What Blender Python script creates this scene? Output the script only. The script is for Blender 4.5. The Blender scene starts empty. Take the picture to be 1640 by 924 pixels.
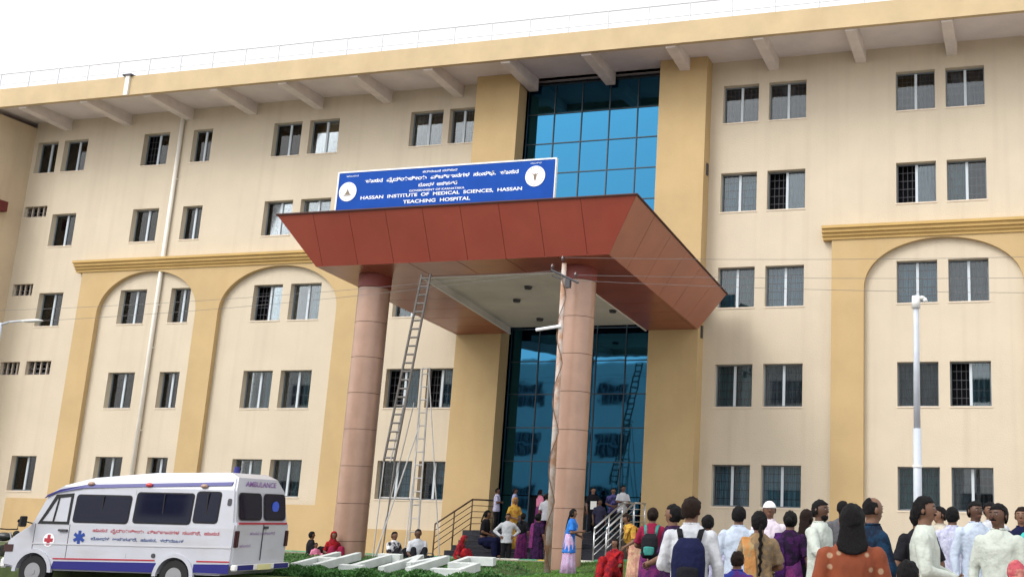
import bpy, bmesh, math, random
from mathutils import Vector, Matrix, noise, Euler
random.seed(7)
R = math.radians
scene = bpy.context.scene
COL = scene.collection
# ------------------------------------------------------------------ camera
cam_d = bpy.data.cameras.new('camera'); cam = bpy.data.objects.new('camera', cam_d); COL.objects.link(cam)
cam.matrix_world = Matrix(((0.966454, 0.031011, 0.254959, 10.9238), (0.255672, -0.210656, -0.943534, -35.9644),
                           (0.024448, 0.977068, -0.211518, 0.57433), (0, 0, 0, 1)))
cam_d.sensor_width = 36.0; cam_d.lens = 1708.98 / 1640 * 36.0
cam_d.shift_x = -(1200 - 820) / 1640.0; cam_d.shift_y = 0.0
cam_d.clip_start = 0.1; cam_d.clip_end = 2000
scene.camera = cam
# ------------------------------------------------------------------ world and sun (overcast)
SUN_EL, SUN_AZ = R(44), R(-32)          # azimuth measured from -Y (towards the street) to -X
w = bpy.data.worlds.new('World'); scene.world = w; w.use_nodes = True
nt = w.node_tree; nt.nodes.clear()
sky = nt.nodes.new('ShaderNodeTexSky'); sky.sky_type = 'NISHITA'; sky.sun_disc = False
sd = Vector((math.sin(SUN_AZ) * math.cos(SUN_EL), -math.cos(SUN_AZ) * math.cos(SUN_EL), math.sin(SUN_EL)))
sky.sun_elevation = SUN_EL; sky.sun_rotation = math.atan2(sd.x, sd.y)
sky.air_density = 1.0; sky.dust_density = 4.0; sky.ozone_density = 1.0
hs = nt.nodes.new('ShaderNodeHueSaturation'); hs.inputs['Saturation'].default_value = 0.13; hs.inputs['Value'].default_value = 1.6
bg = nt.nodes.new('ShaderNodeBackground'); bg.inputs[1].default_value = 0.135
wo = nt.nodes.new('ShaderNodeOutputWorld')
mxs = nt.nodes.new('ShaderNodeMix'); mxs.data_type = 'RGBA'; mxs.inputs[0].default_value = 0.6; mxs.inputs[7].default_value = (7.5, 7.6, 7.8, 1)   # even cloud cover over the sky
nt.links.new(sky.outputs[0], hs.inputs['Color']); nt.links.new(hs.outputs[0], mxs.inputs[6]); nt.links.new(mxs.outputs[2], bg.inputs[0]); nt.links.new(bg.outputs[0], wo.inputs[0])
sl = bpy.data.lights.new('sun', 'SUN'); sl.energy = 0.9; sl.angle = R(25); sl.color = (1.0, 0.95, 0.88)
so = bpy.data.objects.new('sun', sl); COL.objects.link(so); so.rotation_euler = (-sd).to_track_quat('-Z', 'Y').to_euler()
scene.view_settings.view_transform = 'Standard'; scene.view_settings.look = 'None'
scene.view_settings.exposure = 0.62; scene.view_settings.gamma = 1.0

# ------------------------------------------------------------------ materials
MATS = {}
def mat(name, col, rough=0.8, metal=0.0, var=0.0, scale=3.0, bump=0.0, bscale=40.0, col2=None, stretch=(1, 1, 1),
        lo=0.35, hi=0.65, spec=0.5, coord='Object', streak=None, coat=0.0):
    if name in MATS: return MATS[name]
    m = bpy.data.materials.new(name); m.use_nodes = True; t = m.node_tree; p = t.nodes['Principled BSDF']
    p.inputs['Roughness'].default_value = rough; p.inputs['Metallic'].default_value = metal
    p.inputs['Specular IOR Level'].default_value = spec; p.inputs['Coat Weight'].default_value = coat
    c4 = (*col, 1)
    tc = t.nodes.new('ShaderNodeTexCoord')
    mp = t.nodes.new('ShaderNodeMapping'); mp.inputs['Scale'].default_value = stretch
    t.links.new(tc.outputs[coord], mp.inputs[0])
    last = None
    if var > 0 or col2:
        n = t.nodes.new('ShaderNodeTexNoise'); n.inputs['Scale'].default_value = scale; n.inputs['Detail'].default_value = 6
        n.inputs['Roughness'].default_value = 0.6
        t.links.new(mp.outputs[0], n.inputs['Vector'])
        r = t.nodes.new('ShaderNodeValToRGB'); r.color_ramp.elements[0].position = lo; r.color_ramp.elements[1].position = hi
        d = tuple(max(0, c * (1 - var)) for c in col)
        r.color_ramp.elements[0].color = (*(col2 if col2 else d), 1); r.color_ramp.elements[1].color = c4
        t.links.new(n.outputs[0], r.inputs[0]); last = r.outputs[0]
    if streak:
        sc, amt, tint = streak
        mp2 = t.nodes.new('ShaderNodeMapping'); mp2.inputs['Scale'].default_value = sc
        t.links.new(tc.outputs['Object'], mp2.inputs[0])
        n2 = t.nodes.new('ShaderNodeTexNoise'); n2.inputs['Scale'].default_value = 1.0; n2.inputs['Detail'].default_value = 5
        t.links.new(mp2.outputs[0], n2.inputs['Vector'])
        r2 = t.nodes.new('ShaderNodeMapRange'); r2.inputs[1].default_value = 0.5; r2.inputs[2].default_value = 0.75; r2.inputs[4].default_value = amt
        t.links.new(n2.outputs[0], r2.inputs[0])
        mx = t.nodes.new('ShaderNodeMix'); mx.data_type = 'RGBA'
        t.links.new(r2.outputs[0], mx.inputs[0]); mx.inputs[7].default_value = (*tint, 1)
        if last: t.links.new(last, mx.inputs[6])
        else: mx.inputs[6].default_value = c4
        last = mx.outputs[2]
    if last: t.links.new(last, p.inputs['Base Color'])
    else: p.inputs['Base Color'].default_value = c4
    if bump > 0:
        nb = t.nodes.new('ShaderNodeTexNoise'); nb.inputs['Scale'].default_value = bscale; nb.inputs['Detail'].default_value = 4
        t.links.new(mp.outputs[0], nb.inputs['Vector'])
        b = t.nodes.new('ShaderNodeBump'); b.inputs['Strength'].default_value = bump; b.inputs['Distance'].default_value = 0.03
        t.links.new(nb.outputs[0], b.inputs['Height']); t.links.new(b.outputs[0], p.inputs['Normal'])
    MATS[name] = m; return m
def glassmat(name, refl, f0, tint=(1, 1, 1), rough=0.02):
    m = bpy.data.materials.new(name); m.use_nodes = True; t = m.node_tree; t.nodes.clear()
    o = t.nodes.new('ShaderNodeOutputMaterial'); mx = t.nodes.new('ShaderNodeMixShader'); tr = t.nodes.new('ShaderNodeBsdfTransparent')
    g = t.nodes.new('ShaderNodeBsdfGlossy'); g.inputs['Color'].default_value = (*refl, 1); g.inputs['Roughness'].default_value = rough
    tr.inputs[0].default_value = (*tint, 1)
    lw = t.nodes.new('ShaderNodeFresnel'); lw.inputs[0].default_value = f0
    t.links.new(lw.outputs[0], mx.inputs[0]); t.links.new(tr.outputs[0], mx.inputs[1]); t.links.new(g.outputs[0], mx.inputs[2])
    t.links.new(mx.outputs[0], o.inputs[0]); MATS[name] = m; return m
def mirrormat(name, col, dark, amt, rough=0.03, wob=0.0):
    m = bpy.data.materials.new(name); m.use_nodes = True; t = m.node_tree; t.nodes.clear()
    o = t.nodes.new('ShaderNodeOutputMaterial'); mx = t.nodes.new('ShaderNodeMixShader')
    d = t.nodes.new('ShaderNodeBsdfDiffuse'); d.inputs[0].default_value = (*dark, 1)
    g = t.nodes.new('ShaderNodeBsdfGlossy'); g.inputs['Color'].default_value = (*col, 1); g.inputs['Roughness'].default_value = rough
    mx.inputs[0].default_value = amt
    if wob:
        tc = t.nodes.new('ShaderNodeTexCoord'); n = t.nodes.new('ShaderNodeTexNoise'); n.inputs['Scale'].default_value = 0.9
        t.links.new(tc.outputs['Object'], n.inputs['Vector'])
        b = t.nodes.new('ShaderNodeBump'); b.inputs['Strength'].default_value = wob; b.inputs['Distance'].default_value = 0.02
        t.links.new(n.outputs[0], b.inputs['Height']); t.links.new(b.outputs[0], g.inputs['Normal'])
    t.links.new(d.outputs[0], mx.inputs[1]); t.links.new(g.outputs[0], mx.inputs[2]); t.links.new(mx.outputs[0], o.inputs[0])
    MATS[name] = m; return m
CREAM = mat('cream_plaster', (0.60, 0.52, 0.40), 0.9, var=0.09, scale=0.55, bump=0.35, bscale=22, lo=.3, hi=.7, streak=((2.6, 2.6, 0.10), 0.26, (0.42, 0.34, 0.26)))
YEL = mat('yellow_plaster', (0.52, 0.375, 0.19), 0.9, var=0.10, scale=0.6, bump=0.25, bscale=30, streak=((1.5, 1.5, 0.15), 0.28, (0.46, 0.30, 0.12)))
YEL2 = mat('cornice_yellow', (0.55, 0.37, 0.14), 0.9, var=0.12, scale=1.2, bump=0.2, bscale=20)
FASC = mat('fascia_paint', (0.56, 0.43, 0.255), 0.9, var=0.13, scale=0.8, bump=0.2, bscale=25, streak=((1.3, 1.3, 0.6), 0.4, (0.45, 0.33, 0.19)))
SOFF = mat('soffit_paint', (0.76, 0.71, 0.73), 0.9, var=0.12, scale=0.8, bump=0.15, bscale=12)
BEAM = mat('beam_paint', (0.76, 0.70, 0.68), 0.9, var=0.16, scale=1.5, bump=0.2, bscale=12)
WHITE = mat('white_paint', (0.78, 0.78, 0.76), 0.5, var=0.06, scale=2)
ALU = mat('window_aluminium', (0.16, 0.19, 0.22), 0.4, metal=0.0, var=0.05)
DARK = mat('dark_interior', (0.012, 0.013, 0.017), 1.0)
GRILL = mat('grille_iron', (0.05, 0.05, 0.06), 0.6)
RED1 = mat('red_cladding', (0.30, 0.066, 0.042), 0.42, var=0.16, scale=0.7, spec=0.3, streak=((1.2, 1.2, 0.25), 0.35, (0.30, 0.045, 0.03)))  # front face: shade from its downward tilt is mixed into this darker red
RED2 = mat('red_cladding_lit_side', (0.38, 0.145, 0.09), 0.38, var=0.14, scale=0.9, spec=0.45, streak=((0.5, 0.3, 1.2), 0.35, (0.36, 0.085, 0.05)))  # same cladding on the side faces, their brighter light painted into the colour
RED3 = mat('red_soffit', (0.37, 0.105, 0.06), 0.28, var=0.22, scale=1.1, spec=0.6)
SEAM = mat('dark_seam', (0.06, 0.02, 0.015), 0.8)
CEIL = mat('canopy_ceiling_white', (0.72, 0.70, 0.66), 0.9, var=0.2, scale=0.5)
COLM = mat('column_cladding', (0.42, 0.265, 0.195), 0.27, metal=.15, var=0.18, scale=1.3, spec=0.5, streak=((3, 3, 0.2), 0.35, (0.42, 0.25, 0.18)))
GRAN = mat('dark_granite', (0.03, 0.032, 0.045), 0.35, var=0.4, scale=14)
STEEL = mat('rail_steel', (0.55, 0.56, 0.58), 0.3, metal=0.8)
RUST = mat('rail_brown', (0.16, 0.10, 0.06), 0.6, var=0.3, scale=6)
LADM = mat('ladder_grey', (0.16, 0.145, 0.135), 0.6, var=0.3, scale=3)
LADW = mat('ladder_aluminium', (0.48, 0.47, 0.46), 0.5, var=0.25, scale=4)
SIGNB = mat('sign_blue', (0.005, 0.065, 0.36), 0.6, spec=0.12, var=0.12, scale=2)
SIGNW = mat('sign_white', (0.85, 0.87, 0.9), 0.6)
EMB = mat('emblem_brown', (0.22, 0.17, 0.12), 0.7)
GRASS = mat('grass_blade', (0.12, 0.30, 0.035), 0.8, var=0.45, scale=1.2, col2=(0.06, 0.13, 0.02))
HEDGE = mat('hedge_leaf', (0.065, 0.20, 0.04), 0.7, var=0.5, scale=3)
GROUND = mat('ground_earth', (0.36, 0.32, 0.27), 0.95, var=0.3, scale=0.3, bump=0.4, bscale=3)
ASPH = mat('asphalt', (0.06, 0.06, 0.062), 0.95, var=0.3, scale=2, bump=0.3, bscale=30)
ORG = 0
VANW = mat('van_paint', (0.53, 0.545, 0.60), 0.32, var=0.10, scale=1.1, spec=0.5, coat=0.2, streak=((0.9, 0.9, 3.0), 0.40, (0.40, 0.37, 0.34)))
VANB = mat('van_blue', (0.016, 0.016, 0.17), 0.4)
VANR = mat('van_red', (0.42, 0.03, 0.05), 0.45)
VGL = mirrormat('van_glass', (0.9, 0.95, 1.0), (0.006, 0.007, 0.022), 0.06, rough=0.05)
RUB = mat('black_rubber', (0.015, 0.015, 0.016), 0.85)
GREYP = mat('pole_grey', (0.50, 0.54, 0.60), 0.5, metal=0.0, var=0.12, scale=3)
POLEM = mat('utility_pole_paint', (0.50, 0.44, 0.40), 0.8, col2=(0.36, 0.20, 0.12), scale=3.2, stretch=(1, 1, 0.7), lo=0.40, hi=0.56)
WIRE = mat('wire_grey', (0.16, 0.15, 0.15), 0.7)
PIPE = mat('pipe_white', (0.80, 0.77, 0.70), 0.6, var=0.08)
GLASSW = glassmat('window_glass', (1, 1, 1), 1.5, (0.85, 0.9, 0.92))
CURT = mirrormat('curtain_wall_glass', (0.030, 0.145, 0.26), (0.006, 0.012, 0.025), 0.88, wob=0.16)
MULL = mat('dark_mullion', (0.02, 0.035, 0.05), 0.4)

# ------------------------------------------------------------------ helpers
def put(name, me, m=None, parent=None, loc=None, rot=None):
    o = bpy.data.objects.new(name, me); COL.objects.link(o)
    if me is not None and m is not None and len(me.materials) == 0: me.materials.append(m)
    if parent: o.parent = parent
    if loc is not None: o.location = loc
    if rot is not None: o.rotation_euler = rot
    return o
def thing(name, label, cat, loc=(0, 0, 0), rz=0.0, group=None):
    o = put(name, None, None, None, loc, (0, 0, rz)); o['label'] = label; o['category'] = cat
    if group: o['group'] = group
    return o
def tag(o, label=None, cat=None, group=None, kind=None):
    if label: o['label'] = label
    if cat: o['category'] = cat
    if group: o['group'] = group
    if kind: o['kind'] = kind
    return o
BENCH = bpy.data.scenes.new('bench')
def baked(data, mods=()):          # evaluate one object by itself in a small scene of its own
    o = bpy.data.objects.new('tmp', data); BENCH.collection.objects.link(o)
    for kind, props in mods:
        md = o.modifiers.new(kind, kind)
        for k, v in props.items(): setattr(md, k, v)
    vl = BENCH.view_layers[0]; vl.update()
    me = bpy.data.meshes.new_from_object(o.evaluated_get(vl.depsgraph)); bpy.data.objects.remove(o); return me
class MB:
    def __init__(s): s.v = []; s.f = []
    def quad(s, a, b, c, d):
        n = len(s.v); s.v += [tuple(a), tuple(b), tuple(c), tuple(d)]; s.f.append((n, n + 1, n + 2, n + 3)); return s
    def poly(s, pts):
        n = len(s.v); s.v += [tuple(p) for p in pts]; s.f.append(tuple(range(n, n + len(pts)))); return s
    def box(s, x0, x1, y0, y1, z0, z1, M=None):
        p = [Vector((x, y, z)) for z in (z0, z1) for y in (y0, y1) for x in (x0, x1)]
        if M: p = [M @ q for q in p]
        n = len(s.v); s.v += [tuple(q) for q in p]
        s.f += [tuple(n + i for i in f) for f in ((0, 2, 3, 1), (4, 5, 7, 6), (0, 1, 5, 4), (2, 6, 7, 3), (0, 4, 6, 2), (1, 3, 7, 5))]; return s
    def prism(s, pts, d):     # pts: planar polygon, extruded by vector d
        n = len(s.v); k = len(pts); d = Vector(d)
        s.v += [tuple(p) for p in pts] + [tuple(Vector(p) + d) for p in pts]
        s.f.append(tuple(n + i for i in range(k))); s.f.append(tuple(n + k + i for i in reversed(range(k))))
        for i in range(k):
            j = (i + 1) % k; s.f.append((n + j, n + i, n + k + i, n + k + j))
        return s
    def tube(s, p0, p1, r0, r1=None, seg=8, cap=True):
        r1 = r0 if r1 is None else r1; p0 = Vector(p0); p1 = Vector(p1); d = (p1 - p0)
        if d.length < 1e-6: return s
        q = d.to_track_quat('Z', 'Y'); n = len(s.v)
        for (c, r) in ((p0, r0), (p1, r1)):
            for i in range(seg):
                a = 2 * math.pi * i / seg; s.v.append(tuple(c + q @ Vector((r * math.cos(a), r * math.sin(a), 0))))
        for i in range(seg):
            j = (i + 1) % seg; s.f.append((n + i, n + j, n + seg + j, n + seg + i))
        if cap: s.f.append(tuple(n + i for i in reversed(range(seg)))); s.f.append(tuple(n + seg + i for i in range(seg)))
        return s
    def path(s, pts, r, seg=6):
        for a, b in zip(pts[:-1], pts[1:]): s.tube(a, b, r, r, seg)
        return s
    def loft(s, rings, cap=True):
        n = len(s.v); k = len(rings[0])
        for rg in rings: s.v += [tuple(p) for p in rg]
        for a in range(len(rings) - 1):
            for i in range(k):
                j = (i + 1) % k; s.f.append((n + a * k + i, n + a * k + j, n + (a + 1) * k + j, n + (a + 1) * k + i))
        if cap:
            s.f.append(tuple(n + i for i in reversed(range(k)))); m = n + (len(rings) - 1) * k; s.f.append(tuple(m + i for i in range(k)))
        return s
    def sphere(s, c, r, nu=10, nv=6):
        if not hasattr(r, '__len__'): r = (r, r, r)
        c = Vector(c); rings = []
        for b in range(nv + 1):
            th = math.pi * (b + 0.02 * (b == 0) - 0.02 * (b == nv)) / nv - math.pi / 2
            rings.append([c + Vector((r[0] * math.cos(th) * math.cos(2 * math.pi * i / nu), r[1] * math.cos(th) * math.sin(2 * math.pi * i / nu), r[2] * math.sin(th))) for i in range(nu)])
        return s.loft(rings)
    def mesh(s, name, smooth=False):
        me = bpy.data.meshes.new(name); me.from_pydata(s.v, [], s.f); me.update()
        if smooth:
            for p in me.polygons: p.use_smooth = True
        return me
    def build(s, name, m, parent=None, smooth=False, bevel=0.0, loc=None, rot=None):
        me = s.mesh(name, smooth)
        if bevel:
            bm = bmesh.new(); bm.from_mesh(me)
            bmesh.ops.remove_doubles(bm, verts=bm.verts, dist=1e-5)
            bmesh.ops.bevel(bm, geom=list(bm.edges), offset=bevel, segments=2, affect='EDGES', clamp_overlap=True)
            bm.to_mesh(me); bm.free()
        return put(name, me, m, parent, loc, rot)
def smoothstep(a, b, x):
    t = max(0, min(1, (x - a) / (b - a))); return t * t * (3 - 2 * t)
def ground_z(x, y):
    return -0.93 - 0.40 * (1 - smoothstep(-6, -1, x))

# ------------------------------------------------------------------ the setting: ground, road, lawn, kerb
xs = [-300, -120, -60] + [-40 + 2 * i for i in range(31)] + [40, 80, 300]
ys = [-300, -120, -60, -45, -36, -30, -24, -18, -12, -6, 0, 6, 30, 100, 300]
g = MB()
for i in range(len(xs) - 1):
    for j in range(len(ys) - 1):
        g.quad(*[(x, y, ground_z(x, y)) for x, y in ((xs[i], ys[j]), (xs[i + 1], ys[j]), (xs[i + 1], ys[j + 1]), (xs[i], ys[j + 1]))])
tag(g.build('ground', GROUND), kind='structure')
rd = MB()
rx = [-60, -40, -20, -10, -6, -5, -4, -3, -2, -1, 4, 20, 60]
for a, b in zip(rx[:-1], rx[1:]):
    rd.quad((a, -24, ground_z(a, 0) + .006), (b, -24, ground_z(b, 0) + .006), (b, -14.9, ground_z(b, 0) + .006), (a, -14.9, ground_z(a, 0) + .006))
tag(rd.build('road', ASPH), kind='structure')
def lawn_z(x, y):
    base = -0.885 + 0.19 * smoothstep(-10, -6.2, y)
    return base - 0.20 * (1 - smoothstep(-3.0, -0.5, x)) * (1 - .5 * smoothstep(-10, -6.2, y))
LX0, LX1, LY0, LY1 = -30.0, 2.6, -14.6, -6.2
lw = MB(); nx, ny = 44, 12
for i in range(nx):
    for j in range(ny):
        P = []
        for (a, b) in ((i, j), (i + 1, j), (i + 1, j + 1), (i, j + 1)):
            x = LX0 + (LX1 - LX0) * a / nx; y = LY0 + (LY1 - LY0) * b / ny
            P.append((x, y, lawn_z(x, y) + 0.02 * noise.noise(Vector((x, y, 0)))))
        lw.quad(*P)
lw.quad((LX0, LY0, -1.3), (LX1, LY0, -1.3), (LX1, LY0, -.885), (LX0, LY0, -1.03))
lw.quad((LX1, LY0, -1.3), (LX1, LY1, -1.3), (LX1, LY1, -.695), (LX1, LY0, -.885))
LAWN = mat('lawn_soil', (0.075, 0.11, 0.03), 0.95, var=0.4, scale=3)
tag(lw.build('lawn', LAWN), kind='structure')
gr = MB()
for i in range(52000):
    x = random.uniform(-12.5, LX1); y = random.uniform(LY0, LY1)
    if x < -7.5 and random.random() < .5: continue
    z = lawn_z(x, y); h = random.uniform(.03, .085) * (0.7 + 0.6 * noise.noise(Vector((x * .8, y * .8, 3)))); a = random.uniform(0, 6.28); wd = .008
    dx, dy = math.cos(a) * wd, math.sin(a) * wd; tx, ty = random.uniform(-.03, .03), random.uniform(-.03, .03)
    n = len(gr.v); gr.v += [(x - dx, y - dy, z), (x + dx, y + dy, z), (x + tx, y + ty, z + h)]; gr.f.append((n, n + 1, n + 2))
tag(gr.build('grass', GRASS), 'short bright green grass covering the lawn in front of the steps', 'grass', kind='stuff')
kr = put('kerb', MB().box(LX0, LX1, LY1, LY1 + .02, -1.3, -.75).mesh('kerb'), GROUND); tag(kr, kind='structure')
kc = [mat('kerb_yellow', (0.70, 0.52, 0.08), 0.8, var=0.3, scale=4), mat('kerb_green', (0.10, 0.42, 0.22), 0.8, var=0.3, scale=4), mat('kerb_white', (0.7, 0.7, 0.62), 0.8, var=0.3, scale=4)]
for i in range(27):
    x = -13.6 + i * .6
    zz = lawn_z(x, LY1) + .07
    put('kerb_stone', MB().box(x + .01, x + .59, LY1 + .021, LY1 + .19, -1.2, zz).mesh('kerb_stone'), kc[(i * 7 // 3) % 3], kr)

# ------------------------------------------------------------------ the hospital building
XL, XR, ZT, ZB = -32.5, 16.0, 17.4, -1.4
bld = thing('hospital_building', 'long five storey cream and yellow hospital block with recessed windows and deep eaves', 'building')
rows = [(1.0, 2.42), (4.42, 5.92), (7.96, 9.44), (11.52, 13.0), (14.95, 16.43)]
cols = {'p': (-30.78, -29.47), 'q': (-26.43, -25.07), 'r': (-23.83, -22.84), 'e': (-19.75, -18.37), 'f': (-17.99, -16.56),
        'g': (-13.22, -11.74), 'h': (-11.45, -10.34), 'a': (0.02, 1.39), 'b': (1.78, 3.19), 'c': (6.46, 7.85), 'd': (8.22, 9.57),
        's': (12.75, 14.15)}
holes = []; winlist = []
for c, (x0, x1) in cols.items():
    for ri, (z0, z1) in enumerate(rows):
        if c == 'p' and ri == 1: continue
        if c in 'pqr' : zz = (z0 + .02, z1 + (.03 if ri == 0 else 0))
        else: zz = (z0, z1)
        winlist.append((c, ri, x0, x1, *zz)); holes.append((x0, x1, *zz))
winlist.append(('o', 4, -32.28, -31.12, 14.97, 16.43)); holes.append((-32.28, -31.12, 14.97, 16.43))
vents = [(-32.4, -31.15, 12.93, 13.42), (-32.3, -31.2, 9.36, 9.88), (-32.25, -31.2, 5.88, 6.44), (-30.85, -29.52, 5.87, 6.46)]
holes += vents
GX0, GX1 = -8.1, -2.3
holes.append((GX0, GX1, 0.0, ZT))
DPT = 0.34
bx = sorted({XL, XR} | {h[0] for h in holes} | {h[1] for h in holes}); bz = sorted({ZB, ZT} | {h[2] for h in holes} | {h[3] for h in holes})
wl = MB()
# vertical strips merged where they can be
for i in range(len(bx) - 1):
    xa, xb = bx[i], bx[i + 1]; xm = (xa + xb) / 2
    segs = sorted([(h[2], h[3]) for h in holes if h[0] < xm < h[1]]); z = ZB
    for (a, b) in segs + [(ZT, ZT)]:
        if a > z + 1e-6: wl.quad((xa, 0, z), (xb, 0, z), (xb, 0, a), (xa, 0, a))
        z = b
for (x0, x1, z0, z1) in holes:
    d = DPT if (x0, x1) != (GX0, GX1) else 0.25
    wl.quad((x0, 0, z0), (x0, d, z0), (x0, d, z1), (x0, 0, z1)); wl.quad((x1, 0, z1), (x1, d, z1), (x1, d, z0), (x1, 0, z0))
    wl.quad((x0, 0, z1), (x0, d, z1), (x1, d, z1), (x1, 0, z1)); wl.quad((x0, 0, z0), (x1, 0, z0), (x1, d, z0), (x0, d, z0))
wl.quad((XR, 0, ZB), (XR, 14, ZB), (XR, 14, ZT), (XR, 0, ZT)); wl.quad((XR, 14, ZB), (XL, 14, ZB), (XL, 14, ZT), (XR, 14, ZT)); wl.quad((XL, 14, ZB), (XL, 0, ZB), (XL, 0, ZT), (XL, 14, ZT))
wl.build('wall', CREAM, bld)
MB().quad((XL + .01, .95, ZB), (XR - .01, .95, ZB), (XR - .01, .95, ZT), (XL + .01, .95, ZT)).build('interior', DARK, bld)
# left wing
wg = MB(); wg.box(-44, XL, -1.9, 6, ZB, 17.14); wo_ = wg.build('wing_wall', mat('wing_plaster', (0.62, 0.50, 0.35), 0.9, var=0.12, scale=0.5, bump=0.2, bscale=30, streak=((1.6, 1.6, 0.12), 0.3, (0.4, 0.32, 0.22))), bld)
put('service_box', MB().box(XL + .002, XL + .3, -1.6, -.98, 12.9, 13.35).mesh('service_box'), mat('maroon_box', (0.14, 0.015, 0.015), 0.6, var=.2), bld)
# corrugated grey roof piece rising behind the far left end
cr = MB()
for i in range(14):
    x = -41 + i * .5
    cr.quad((x, -1.4, 18.2), (x + .25, -1.4, 18.26), (x + .25, 4, 20.3), (x, 4, 20.24)); cr.quad((x + .25, -1.4, 18.26), (x + .5, -1.4, 18.2), (x + .5, 4, 20.24), (x + .25, 4, 20.3))
cr.build('sheet_roof', mat('grey_sheet', (0.28, 0.28, 0.28), 0.6, var=0.2), bld)
# windows
curtm = [mat('curtain_teal', (0.08, 0.18, 0.20), 0.9, var=0.35, scale=9, stretch=(1, 1, .1)), mat('curtain_grey', (0.13, 0.15, 0.17), 0.9, var=0.35, scale=9, stretch=(1, 1, .1)),
         mat('curtain_blue', (0.13, 0.28, 0.36), 0.9, var=0.35, scale=9, stretch=(1, 1, .1)), mat('curtain_deep', (0.016, 0.028, 0.055), 0.9, var=0.3, scale=9, stretch=(1, 1, .1))]
WC = {}
def win_meshes(w_, h_):
    k = (round(w_, 2), round(h_, 2))
    if k in WC: return WC[k]
    f = MB(); t = .045; y0, y1 = .235, .295
    f.box(0, t, y0, y1, 0, h_); f.box(w_ - t, w_, y0, y1, 0, h_); f.box(t, w_ - t, y0, y1, 0, t); f.box(t, w_ - t, y0, y1, h_ - t, h_)
    fm = f.mesh('window_frame')
    mm = MB().box(w_ / 2 - .045, w_ / 2 + .045, y0 - .012, y1 - .002, t, h_ - t).mesh('window_mullion')
    pm = MB().box(0, w_ / 2 - .045 - t, 0, .006, 0, h_ - 2 * t).mesh('window_pane')
    gm = MB(); 
    for i in range(1, 8):
        x = t + (w_ - 2 * t) * i / 8; gm.box(x - .008, x + .008, .315, .331, t, h_ - t)
    for i in (1, 2, 3, 4): z = h_ * i / 5; gm.box(t, w_ - t, .317, .329, z - .010, z + .010)
    gm = gm.mesh('window_grille')
    cw = w_ / 2 - .06; cm = MB(); n = 14
    for i in range(n):
        xa, xb = cw * i / n, cw * (i + 1) / n; ya, yb = .03 * math.sin(i * 2.1), .03 * math.sin((i + 1) * 2.1)
        cm.quad((xa, ya, .01), (xb, yb, .01), (xb, yb, h_ - .02), (xa, ya, h_ - .02))
    sm = MB().box(-.02, w_ + .02, -.022, .03, -.05, -.002).mesh('window_sill')
    WC[k] = (fm, mm, pm, gm, cm.mesh('window_curtain'), sm); return WC[k]
rw = random.Random(11)
SILL = mat('sill_cream', (0.70, 0.60, 0.48), 0.85, var=0.1)
for (c, ri, x0, x1, z0, z1) in winlist:
    w_, h_ = x1 - x0, z1 - z0
    fm, mm, pm, gm, cm, sm = win_meshes(w_, h_)
    fo = put('window', fm, ALU, bld, (x0, 0, z0))
    put('mullion', mm, mat('mullion_white', (0.50, 0.56, 0.61), 0.4), fo)
    open_left = (c, ri) in (('b', 3), ('c', 3), ('d', 1)) or rw.random() < (.02 if c in 'abcd' else .12)
    if not open_left: put('pane', pm, GLASSW, fo, (.045, .262, .045))
    else: put('pane', pm, GLASSW, fo, (w_ / 2 + .01, .275, .045))
    put('pane', pm, GLASSW, fo, (w_ / 2 + .045, .262, .045))
    put('grille', gm, GRILL, fo)
    put('sill', sm, SILL, fo)
    right_side = c in 'abcds'
    if ri == 4: cmats = [curtm[3], curtm[3]]
    elif right_side: cmats = [curtm[rw.choice((0, 1, 1, 2))]] * 2
    else: cmats = [curtm[rw.choice((3, 0, 3))], curtm[rw.choice((0, 2, 2))]]
    for k in (0, 1):
        if k == 0 and (open_left or rw.random() < (.04 if right_side else .45)): continue
        if k == 1 and rw.random() < .05: continue
        m_ = cm.copy() if False else cm
        o = put('curtain', m_, None, fo, (.03 + k * (w_ / 2), .42 + .05 * rw.random(), 0))
        if len(m_.materials) == 0: m_.materials.append(cmats[k])
        o.material_slots[0].link = 'OBJECT'; o.material_slots[0].material = cmats[k]
# vents with louvre slats
for (x0, x1, z0, z1) in vents:
    VC = mat('vent_cream', (0.42, 0.36, 0.30), 0.8); n = 4
    vo = MB().box(x0, x1, .12, .2, z0, z0 + .03).build('vent', VC, bld)
    for i in range(n + 1):
        x = x0 + (x1 - x0) * i / n; MB().box(max(x0, x - .03), min(x1, x + .03), .119, .2, z0 + .031, z1).build('vent_bar', VC, vo)
    for i in range(3):
        z = z0 + (z1 - z0) * (i + .5) / 3
        MB().quad((x0, .14, z - .05), (x1, .14, z - .05), (x1, .24, z + .04), (x0, .24, z + .04)).build('vent_slat', GRILL, vo)
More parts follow.
